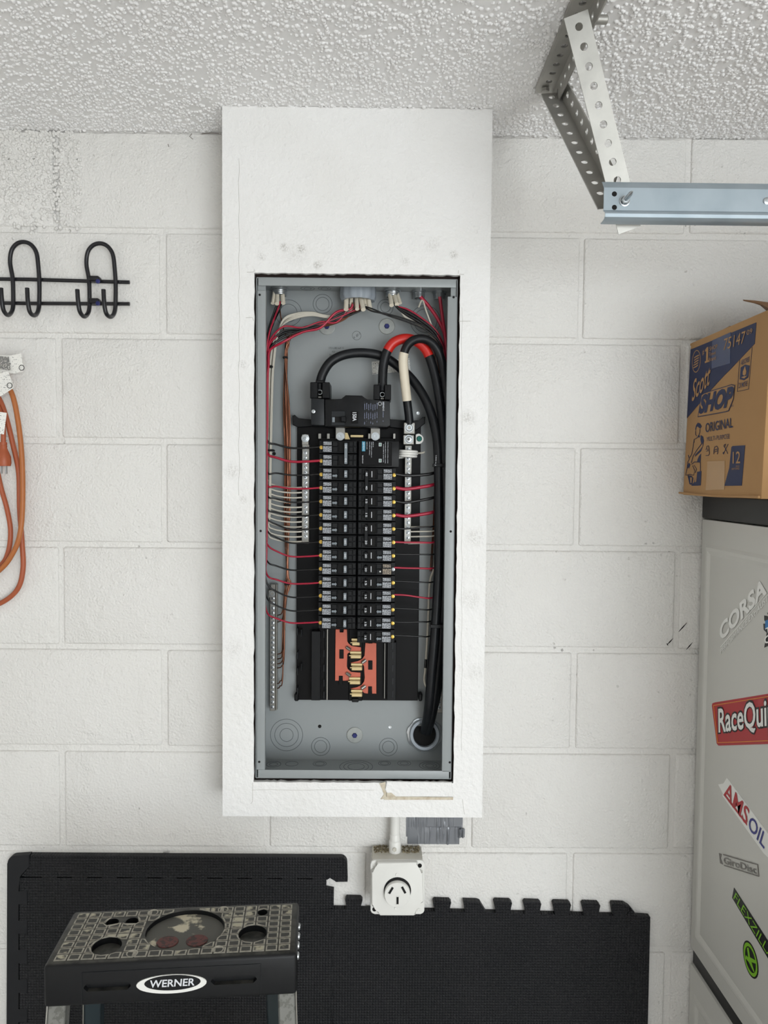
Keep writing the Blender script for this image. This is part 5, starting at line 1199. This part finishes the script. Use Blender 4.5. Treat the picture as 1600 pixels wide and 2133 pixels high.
btext('ROLLS', (1534, 973), (1541, 972.5), (1534, 969.5), 'card', pn, 0.0006); btext('SHOP TOWELS', (1525, 979), (1541, 978), (1525, 975), 'card', pn, 0.0006)
# line drawing of a worker wiping his hands
wk = bprint('worker_drawing', [(1453.5, 880.5), (1458, 882), (1461.5, 888), (1458.5, 893), (1453, 888), (1450.5, 890), (1449, 898), (1448.3, 893), (1450, 886)], 'navy', label='navy line drawing of a worker in a cap')
for pix in ([(1458, 894), (1458, 900), (1456, 906), (1455, 909)], [(1449, 898), (1449, 905), (1451, 908)], [(1455, 909), (1451, 913), (1446, 915), (1446, 922)], [(1446, 915), (1444, 930), (1441, 946), (1437, 953)], [(1462, 924), (1452, 937), (1444, 950), (1440, 964)], [(1434, 948), (1436, 956), (1433, 962), (1431, 976), (1434, 972)], [(1431, 976), (1428.5, 990), (1437, 988), (1445, 990), (1447, 980), (1443, 970)], [(1441, 967), (1447, 962), (1459, 963), (1459, 982)], [(1446, 969), (1451, 977), (1448, 985)], [(1433, 990), (1437, 1008)]):
    MB().tube([BP(x, y) for x, y in pix], 0.0006, 5).build('drawing_line', 'navy', wk)
for pix in ([(1459.5, 906.5), (1464, 909), (1466, 918), (1464, 930), (1463, 922), (1461, 925), (1459, 916)], [(1464, 929), (1460, 940), (1448, 951), (1448, 947), (1457, 938)], [(1460, 945), (1459, 962), (1452, 963), (1453, 957), (1456, 950)], [(1452, 983), (1461, 981), (1459.5, 1011), (1454, 1011.5), (1440, 1012), (1446, 1004), (1448, 996)], [(1434, 990), (1440, 991), (1444, 996), (1442, 1010), (1437, 1009)], [(1432, 970), (1435, 964), (1438, 967), (1435, 976)], [(1453, 908), (1456, 906), (1458, 909), (1456, 912)]):
    bprint('drawing_fill', pix, 'navy', 0.0, wk)
bprint('highlight_cut', [(1450, 985), (1452, 984), (1450, 1003), (1447.5, 1005)], 'card', 0.0005, wk); bprint('highlight_cut', [(1438, 994), (1441, 995), (1440, 1006), (1438.5, 1006)], 'card', 0.0005, wk)
ic = MB()
for pix in ([(1471, 937), (1473, 929), (1476, 928.5), (1477, 934), (1478, 945), (1476, 948.5), (1470.5, 949)], [(1471.5, 940), (1475, 939), (1474, 935)], [(1487, 946), (1487.3, 937), (1489, 931), (1493, 929), (1496, 934), (1495, 944), (1494, 946)], [(1487, 938), (1496, 935)], [(1487, 942), (1495.5, 939)], [(1517, 925), (1512, 935), (1507, 946)], [(1508, 930), (1511, 934), (1516, 945)], [(1507, 946), (1509, 941), (1506, 943), (1507, 946)], [(1508, 930), (1509, 926), (1512, 925), (1511, 929), (1508, 930)]):
    ic.tube([BP(x, y) for x, y in pix], 0.00055, 5)
ic.build('icon_row', 'navy', cb)
bprint('clear_tape', [(1474, 961), (1510, 959.5), (1509, 1020), (1470, 1021)], 'tape_clear')
# print on the face towards the camera
fp = MB().prism([(xb+0.012, yf_-0.0006, P(1590, 893, yf_).z), (xb+0.30, yf_-0.0006, P(1590, 880, yf_).z), (xb+0.30, yf_-0.0006, ztp-0.05), (xt+0.004, yf_-0.0006, P(1600, 750, yf_).z)], (0, 0.0004, 0)).build('front_panel', 'navy', cb)
# crushed bottom lip
MB().tube(smooth_path([(xb-0.006, yb_, zb0+0.004), (xb-0.003, yb_-0.06, zb0+0.002), (xb-0.001, yb_-0.16, zb0+0.001), (xb-0.003, yf_, zb0+0.003)]), 0.0022, 6).build('crushed_edge', 'card', cb)

# ------------------------------------------------------------------ overhead rack: perforated angles and a channel rail
HR = 0.0052
def perforated(b, p0, du, length, dv, width, thick, pitch, first, hole_off, hr=HR, skip=()):
    """flat perforated strip: axis du (unit), width dir dv (unit); holes are real openings"""
    du, dv = Vector(du).normalized(), Vector(dv).normalized(); n = du.cross(dv).normalized()*thick
    p0 = Vector(p0); bm_ = b.bm; K = 24
    cells = []; s_ = 0.0; c_ = first
    while c_ + pitch/2 < length: cells.append(c_); c_ += pitch
    def V(u, v, k): return bm_.verts.new(p0 + du*u + dv*v + n*k)
    def quadloop(u0, u1, c0=None):
        out0 = [(u0, 0), (u1, 0), (u1, width), (u0, width)]
        if c0 is None:
            for k in (0, 1): bm_.faces.new([V(u, v, k) for u, v in (out0 if k == 0 else out0[::-1])])
        else:
            # square outline sampled to K points, bridged to a circle
            ring = []
            per = [(u0+(u1-u0)*i/6, 0) for i in range(6)] + [(u1, width*i/6) for i in range(6)] + [(u1-(u1-u0)*i/6, width) for i in range(6)] + [(u0, width-width*i/6) for i in range(6)]
            circ = []
            for (u, v) in per:
                a_ = math.atan2(v-hole_off, u-c0); circ.append((c0+hr*math.cos(a_), hole_off+hr*math.sin(a_)))
            vo0 = [V(u, v, 0) for u, v in per]; vc0 = [V(u, v, 0) for u, v in circ]; vo1 = [V(u, v, 1) for u, v in per]; vc1 = [V(u, v, 1) for u, v in circ]
            for i in range(K):
                j = (i+1) % K
                bm_.faces.new((vo0[i], vo0[j], vc0[j], vc0[i])); bm_.faces.new((vo1[j], vo1[i], vc1[i], vc1[j])); bm_.faces.new((vc0[i], vc0[j], vc1[j], vc1[i]))
        for v in (0, width): bm_.faces.new([V(u0, v, 0), V(u1, v, 0), V(u1, v, 1), V(u0, v, 1)])
    prev = 0.0
    for c0 in cells:
        a_, e_ = c0-pitch*0.36, c0+pitch*0.36
        if a_ > prev+1e-5: quadloop(prev, a_)
        quadloop(a_, e_, c0); prev = e_
    if length > prev: quadloop(prev, length)
    for u in (0, length): bm_.faces.new([V(u, 0, 0), V(u, width, 0), V(u, width, 1), V(u, 0, 1)])
    bmesh.ops.remove_doubles(bm_, verts=bm_.verts, dist=1e-6)
# ceiling angle, running towards the camera
xq = 0.306; YA0 = -0.172
ang = thing('ceiling_angle', 'perforated steel angle bolted along the ceiling at the upper right', 'steel angle', (xq, -0.3, ZC))
zq = ZC-0.0065
b = MB(); perforated(b, (xq-0.032, YA0, zq), (0, -1, 0), 0.8, (1, 0, 0), 0.032, 0.002, 0.0254, 0.012, 0.016); b.build('top_flange', 'galv', ang)
b = MB(); perforated(b, (xq, YA0, zq), (0, -1, 0), 0.8, (0, 0, -1), 0.034, -0.002, 0.0254, 0.012, 0.017); b.build('side_flange', 'galv', ang)
MB().box(xq-0.033, xq-0.029, -0.9, YA0-0.01, ZC-0.0075, ZC-0.001).build('shim', 'galv', ang)
for yy in (YA0-0.045, -0.405):
    MB().lathe((xq+0.002, yy, zq-0.017), (1, 0, 0), [(0.0062, 0), (0.0062, 0.018), (0.005, 0.019), (0, 0.019)], 16).build('bolt', 'galv', ang)
MB().lathe((xq-0.018, YA0-0.018, zq-0.002), (0, 0, -1), [(0.007, 0), (0.007, 0.005), (0.005, 0.006), (0, 0.006)], 6).build('bolt_head', 'galv', ang)
# diagonal strut from the far end of the ceiling angle down to the rail
pT = P(1147, 196, -0.205); pB = P(1263, 425, -0.366)
dS = (pB-pT).normalized(); LS = (pB-pT).length
sA = thing('diagonal_strut', 'dark perforated angle strut slanting down from the ceiling to the rail', 'steel strut', pT)
dv = Vector((1, 0, 0)); dv = (dv-dS*dv.dot(dS)).normalized(); dn = dS.cross(dv).normalized()
if dn.y < 0: dn = -dn
b = MB(); perforated(b, pT-dv*0.0165, dS, LS+0.01, dv, 0.032, 0.002, 0.0254, 0.012, 0.0145); b.build('front_flange', 'galv', sA)
b = MB(); perforated(b, pT+dv*0.0155-dS*0.010, dS, LS-0.01, -dn, 0.032, 0.002, 0.0254, 0.022, 0.018); b.build('side_flange', 'galv', sA)
# front strut
pT2 = P(1199, 30, -0.435); pB2 = P(1311, 480, -0.374)
dS2 = (pB2-pT2).normalized(); LS2 = (pB2-pT2).length
dv2 = Vector((1, 0, 0)); dv2 = (dv2-dS2*dv2.dot(dS2)).normalized(); dn2 = dS2.cross(dv2).normalized()
if dn2.y < 0: dn2 = -dn2
sB = thing('hanger_strut', 'pale perforated angle strut hanging in front, holding the rail', 'steel strut', pT2)
b = MB(); perforated(b, pT2-dv2*0.0165, dS2, LS2, dv2, 0.033, 0.002, 0.0254, 0.016, 0.0165, 0.0052); b.build('front_flange', 'galv', sB)
MB().prism([pT2+dv2*0.0165+dn2*0.002+dS2*0.004, pT2+dv2*0.0165+dn2*0.030+dS2*0.024, pT2+dv2*0.0165+dn2*0.030+dS2*(LS2-0.01), pT2+dv2*0.0165+dn2*0.002+dS2*LS2], dv2*-0.002).build('side_flange', 'galv', sB)
# channel rail running out of frame to the right
YRL = -0.404
rt_ = thing('channel_rail', 'blue grey steel channel rail at the upper right edge', 'steel rail', P(1400, 462, YRL))
xs0, xs1 = P(1258, 420, YRL).x, 1.2
zz = lambda y: P(1300, y, YRL).z
prof = [(YRL+0.012, zz(373)), (YRL+0.009, zz(374)), (YRL+0.001, zz(389)), (YRL, zz(391)), (YRL, zz(438)), (YRL-0.0015, zz(441)), (YRL-0.006, zz(444)), (YRL-0.008, zz(449)), (YRL-0.0075, zz(456)), (YRL-0.004, zz(460)), (YRL+0.002, zz(461.5)), (YRL+0.012, zz(461.5))]
b = MB(); n_ = len(prof); th = 0.0018
fo = [[b.bm.verts.new((x, y, z)) for y, z in prof] for x in (xs0, xs1)]; bi = [[b.bm.verts.new((x, y+th, z+(th if k > n_-5 else 0))) for k, (y, z) in enumerate(prof)] for x in (xs0, xs1)]
for k in range(n_-1):
    b.bm.faces.new((fo[0][k], fo[1][k], fo[1][k+1], fo[0][k+1])); b.bm.faces.new((bi[0][k+1], bi[1][k+1], bi[1][k], bi[0][k])); b.bm.faces.new((fo[0][k+1], bi[0][k+1], bi[0][k], fo[0][k]))
b.build('channel', 'rail', rt_, smooth=30)
for (x, y) in ((1280, 404), (1280, 432)):
    MB().lathe(P(x, y, YRL), (0, -1, 0), [(0.0036, 0), (0.0034, 0.0004), (0.0028, 0.0002), (0, 0.0002)], 16).build('hole', 'dark', rt_)
pb_ = P(1301, 419, YRL)
bt = MB().lathe(pb_, (0, -1, 0), [(0.0075, 0), (0.0075, 0.0014), (0.006, 0.0018)], 20).build('washer', 'zinc', rt_)
MB().lathe(pb_, (0, -1, 0), [(0.0058, 0.0016), (0.0058, 0.0066), (0.0050, 0.0074), (0, 0.0074)], 6).build('nut', 'zinc', rt_)
MB().tube([pb_+Vector((0, -0.006, 0)), pb_+Vector((0.002, -0.020, 0.003)), pb_+Vector((0.0025, -0.026, 0.004))], [0.0031, 0.0031, 0.001], 10).build('bolt_tip', 'zinc', rt_)
MB().lathe(P(1597, 419, YRL), (0, -1, 0), [(0.005, 0), (0.005, 0.0016), (0.003, 0.0024), (0, 0.002)], 12).build('bolt_head', 'zinc', rt_)

# ------------------------------------------------------------------ step ladder
ZL = 1.06
FL_, FR_ = Pz(103, 2012, ZL), Pz(614, 1987, ZL); BL_ = Pz(150, 1905, ZL); BR_ = Pz(606, 1873, ZL)
ex = (FR_-FL_).normalized(); ey = Vector((-ex.y, ex.x, 0))
LW = 0.361; LD = 0.138; LH = 0.063
FL_ = FL_ - ex*0.009
lm = Matrix(((ex.x, ey.x, 0, FL_.x), (ex.y, ey.y, 0, FL_.y), (0, 0, 1, ZL), (0, 0, 0, 1)))
skew = ((BL_-FL_).dot(ex) + (BR_-FR_).dot(ex))/2
mid = lm @ Vector((LW/2, LD/2, 0))
ld_ = thing('step_ladder', 'black topped step ladder standing in front of the foam mats', 'ladder', (mid.x, mid.y, 0))
def LP(u, v, z=0.0): return lm @ Vector((u, v, z))
def bool_diff(me_mb, cutters, name, m, parent):
    bmesh.ops.recalc_face_normals(me_mb.bm, faces=me_mb.bm.faces)
    me = bpy.data.meshes.new(name); me_mb.bm.to_mesh(me); me_mb.bm.free(); o = bpy.data.objects.new('tmp_a', me); COL.objects.link(o)
    bmesh.ops.recalc_face_normals(cutters.bm, faces=cutters.bm.faces)
    mc = bpy.data.meshes.new('c'); cutters.bm.to_mesh(mc); cutters.bm.free(); oc_ = bpy.data.objects.new('tmp_b', mc); COL.objects.link(oc_)
    md = o.modifiers.new('b', 'BOOLEAN'); md.operation = 'DIFFERENCE'; md.object = oc_; md.solver = 'EXACT'
    dg = bpy.context.evaluated_depsgraph_get(); res = bpy.data.meshes.new_from_object(o.evaluated_get(dg))
    bpy.data.objects.remove(o); bpy.data.objects.remove(oc_)
    res.materials.clear()
    return finish(name, res, m, parent, smooth=35)
cu_, cv_ = 0.187, 0.073; TR = 0.0595; TRV = 0.052                       # tray in the middle of the cap
holes_big = ((0.078, 0.040, 0.0215), (0.292, 0.054, 0.0215)); holes_small = ((0.070, 0.101, 0.0100), (0.100, 0.101, 0.0100), (0.303, 0.110, 0.0080))
shell = MB(); shell.box(0, LW, 0, LD, -LH, 0, 0.006, 3, lm)
cut = MB(); cut.box(0.008, LW-0.008, 0.008, LD-0.008, -LH-0.02, -0.009, 0, 1, lm)
for (u, v, r) in holes_big + holes_small: cut.cyl(LP(u, v, 0.02), LP(u, v, -0.02), r, 28)
vt = [LP(cu_+TR*math.cos(2*math.pi*k/40), cv_+TRV*math.sin(2*math.pi*k/40), 0.02) for k in range(40)]
cut.prism(vt, (0, 0, -0.0265))
for (u0, u1, z0, z1) in ((0.056, 0.122, -0.041, -0.029), (0.236, 0.302, -0.041, -0.029)):
    cut.prism([LP(u, -0.01, z) for u, z in [(p[0], p[1]) for p in ([(u0+0.005, z0), (u1-0.005, z0), (u1, z0+0.005), (u1, z1-0.005), (u1-0.005, z1), (u0+0.005, z1), (u0, z1-0.005), (u0, z0+0.005)])]], ey*0.03)
cap = bool_diff(shell, cut, 'top_cap', 'cap', ld_)
MB().prism([LP(cu_+(TR-.001)*math.cos(2*math.pi*k/40), cv_+(TRV-.001)*math.sin(2*math.pi*k/40), -0.0060) for k in range(40)], (0, 0, -0.002)).build('tray_floor', 'cap_tray', ld_, 'paint spotted round tray')
for du in (-0.023, 0.021):
    MB().prism([LP(cu_+du+0.0165*math.cos(2*math.pi*k/28), cv_-0.021+0.0145*math.sin(2*math.pi*k/28), -0.0045) for k in range(28)], (0, 0, -0.003), 0.0008).build('tray_emblem', 'cap_red', ld_, 'red brown round emblem')
# moulded grip squares, each with a scuffed rim
NU, NV = 18, 8
OPEN = [(cu_, cv_, TR, TRV)] + [(a, b2, r, r) for a, b2, r in holes_big+holes_small]
def push(u, v, m_):
    """keep a corner of a grip square out of the tray and the holes"""
    for (a, b2, ra, rb) in OPEN:
        q_ = math.hypot((u-a)/(ra+m_), (v-b2)/(rb+m_))
        if q_ < 1: u, v = a+(u-a)/max(q_, 1e-3), b2+(v-b2)/max(q_, 1e-3)
    return u, v
def inside(u, v): return any(math.hypot((u-a)/ra, (v-b2)/rb) < 1.0 for (a, b2, ra, rb) in OPEN)
du_, dv_ = (LW-0.020)/NU, (LD-0.018)/NV; proto = None
for i in range(NU):
    for j in range(NV):
        u0, u1 = 0.010+du_*i, 0.010+du_*(i+1); v0, v1 = 0.009+dv_*j, 0.009+dv_*(j+1); um, vm_ = (u0+u1)/2, (v0+v1)/2
        if inside(um, vm_): continue
        g = 0.0010; e_ = 0.0031; c0 = LP(um, vm_, 0.0006)
        def sq(k, z, mg):
            a0, a1, b0, b1 = u0+k, u1-k, v0+k, v1-k
            pts_ = [(a0, b0), (um, b0), (a1, b0), (a1, vm_), (a1, b1), (um, b1), (a0, b1), (a0, vm_)]
            return [LP(*push(u, v, mg), z) for u, v in pts_]
        cut_ = any(push(u, v, 0.0035) != (u, v) for u in (u0, um, u1) for v in (v0, vm_, v1))
        if proto is None or cut_:
            rm = MB().prism(sq(g, .0010, 0.0010), (0, 0, -0.001), 0.0 if cut_ else 0.0004).build('grip_square', 'cap_rim', ld_, origin=c0)
            pd = MB().prism(sq(e_, .0013, 0.0031), (0, 0, -0.001), 0.0 if cut_ else 0.0003).build('grip_pad', 'cap_pad', rm, origin=c0)
            if not cut_: proto = (rm, pd)
        else:
            rm = proto[0].copy(); COL.objects.link(rm); rm.location = c0 - WLOC[ld_.name]
            pd = proto[1].copy(); COL.objects.link(pd); pd.parent = rm
for (u, v) in ((0.128, 0.121), (0.239, 0.121), (0.120, 0.018), (0.244, 0.018)):
    MB().lathe(LP(u, v, 0.0006), (0, 0, 1), [(0.0085, 0), (0.0085, 0.0012), (0.0072, 0.0012), (0.0062, 0.0002), (0, 0.0002)], 20).build('boss_ring', 'cap_rim', ld_)
# front badge
MB().box(0.047, 0.289, -0.0015, 0.001, -LH+0.001, -0.014, 0.0004, 1, lm).build('front_panel_line', 'cap', ld_) if False else None
def fpt(u, z, l): return LP(u, -l, z)
bc, bz, bw, bh = 0.1800, -0.0350, 0.0500, 0.0140
em = MB().prism([fpt(bc+bw*math.cos(2*math.pi*k/40), bz+bh*math.sin(2*math.pi*k/40), 0.0016) for k in range(40)], ey*0.002, 0.0004).build('badge', 'white_pl', ld_, 'oval white badge')
MB().prism([fpt(bc+0.0015+(bw*0.80)*math.cos(2*math.pi*k/40), bz+0.0022+bh*0.80*math.sin(2*math.pi*k/40), 0.0022) for k in range(40)], ey*0.001, 0.0003).build('badge_field', 'cap', em)
text('WERNER', fpt(bc-0.030, bz-0.0030, 0.0026), fpt(bc+0.033, bz-0.0030, 0.0026), fpt(bc-0.030, bz+0.0080, 0.0026), 'white_print', em, bold=0.02, shear=0.1)
for u in (0.0535, 0.308):
    MB().box(u-0.0004, u+0.0004, -0.0007, 0.0005, -LH+0.002, -0.012, 0, 1, lm).build('mould_line', 'plastic3', ld_)
MB().box(0.0535, 0.308, -0.0007, 0.0005, -0.0125, -0.0118, 0, 1, lm).build('mould_line', 'plastic3', ld_)
for v in (0.020, 0.045, 0.075, 0.1):
    MB().lathe(LP(LW, v, -0.016-0.004*(v > .05)), ex, [(0.0055, 0), (0.005, 0.002), (0.003, 0.003), (0, 0.0032)], 14).build('rivet', 'zinc', ld_)
# rails, steps and feet
def rail(u, v0, v1, sgn, m, spread):
    """C shaped rail from the cap to the floor"""
    topp = LP(u, v0, -LH+0.012); bot = Vector((0, 0, 0)) + LP(u+sgn*spread, v1, 0); bot.z = 0.012
    d = (bot-topp); 
    b = MB()
    for (a0, a1, c0, c1) in ((0, 0.026, 0, 0.0022), (0.0, 0.0022, 0, 0.020), (0.0238, 0.026, 0, 0.020)):
        # a along ex (inwards), c along ey
        pts = [topp + ex*(sgn*-1)*a_ + ey*c_ for a_, c_ in ((a0, c0), (a1, c0), (a1, c1), (a0, c1))]
        b.prism(pts, d)
    o = b.build('rail', m, ld_)
    MB().box(bot.x-0.025, bot.x+0.025, bot.y-0.015, bot.y+0.035, 0.0, 0.03, 0.004, 2).build('foot', 'cap', ld_)
    # bright outer edge
    MB().tube([topp+ex*sgn*0.0008, bot+ex*sgn*0.0008], 0.0011, 6).build('rail_edge', 'alu', o)
rail(0.003, 0.012, -0.12, -1, 'frp', 0.035); rail(LW-0.003, 0.012, -0.12, 1, 'frp', 0.035)
rail(0.028, 0.095, 0.16, -1, 'frp_clear', 0.03); rail(LW-0.028, 0.095, 0.16, 1, 'frp_clear', 0.03)
for k in (1, 2, 3):
    f_ = (1.008*k/4)/1.008; zz_ = 1.008*(1-k/4.0)
    v = 0.012-0.132*(k/4); u0 = 0.003-0.035*k/4+0.003; u1 = LW-0.003+0.035*k/4-0.003
    MB().box(u0, u1, v, v+0.075, zz_-ZL-0.02, zz_-ZL, 0.003, 2, lm).build('step', 'frp', ld_)
for k in (1, 2):
    zz_ = 1.0*(1-k/3.0); v = 0.095+0.065*k/3
    MB().box(0.028-0.03*k/3, LW-0.028+0.03*k/3, v+0.003, v+0.008, zz_-ZL-0.02, zz_-ZL+0.02, 0, 1, lm).build('rear_brace', 'zinc', ld_)
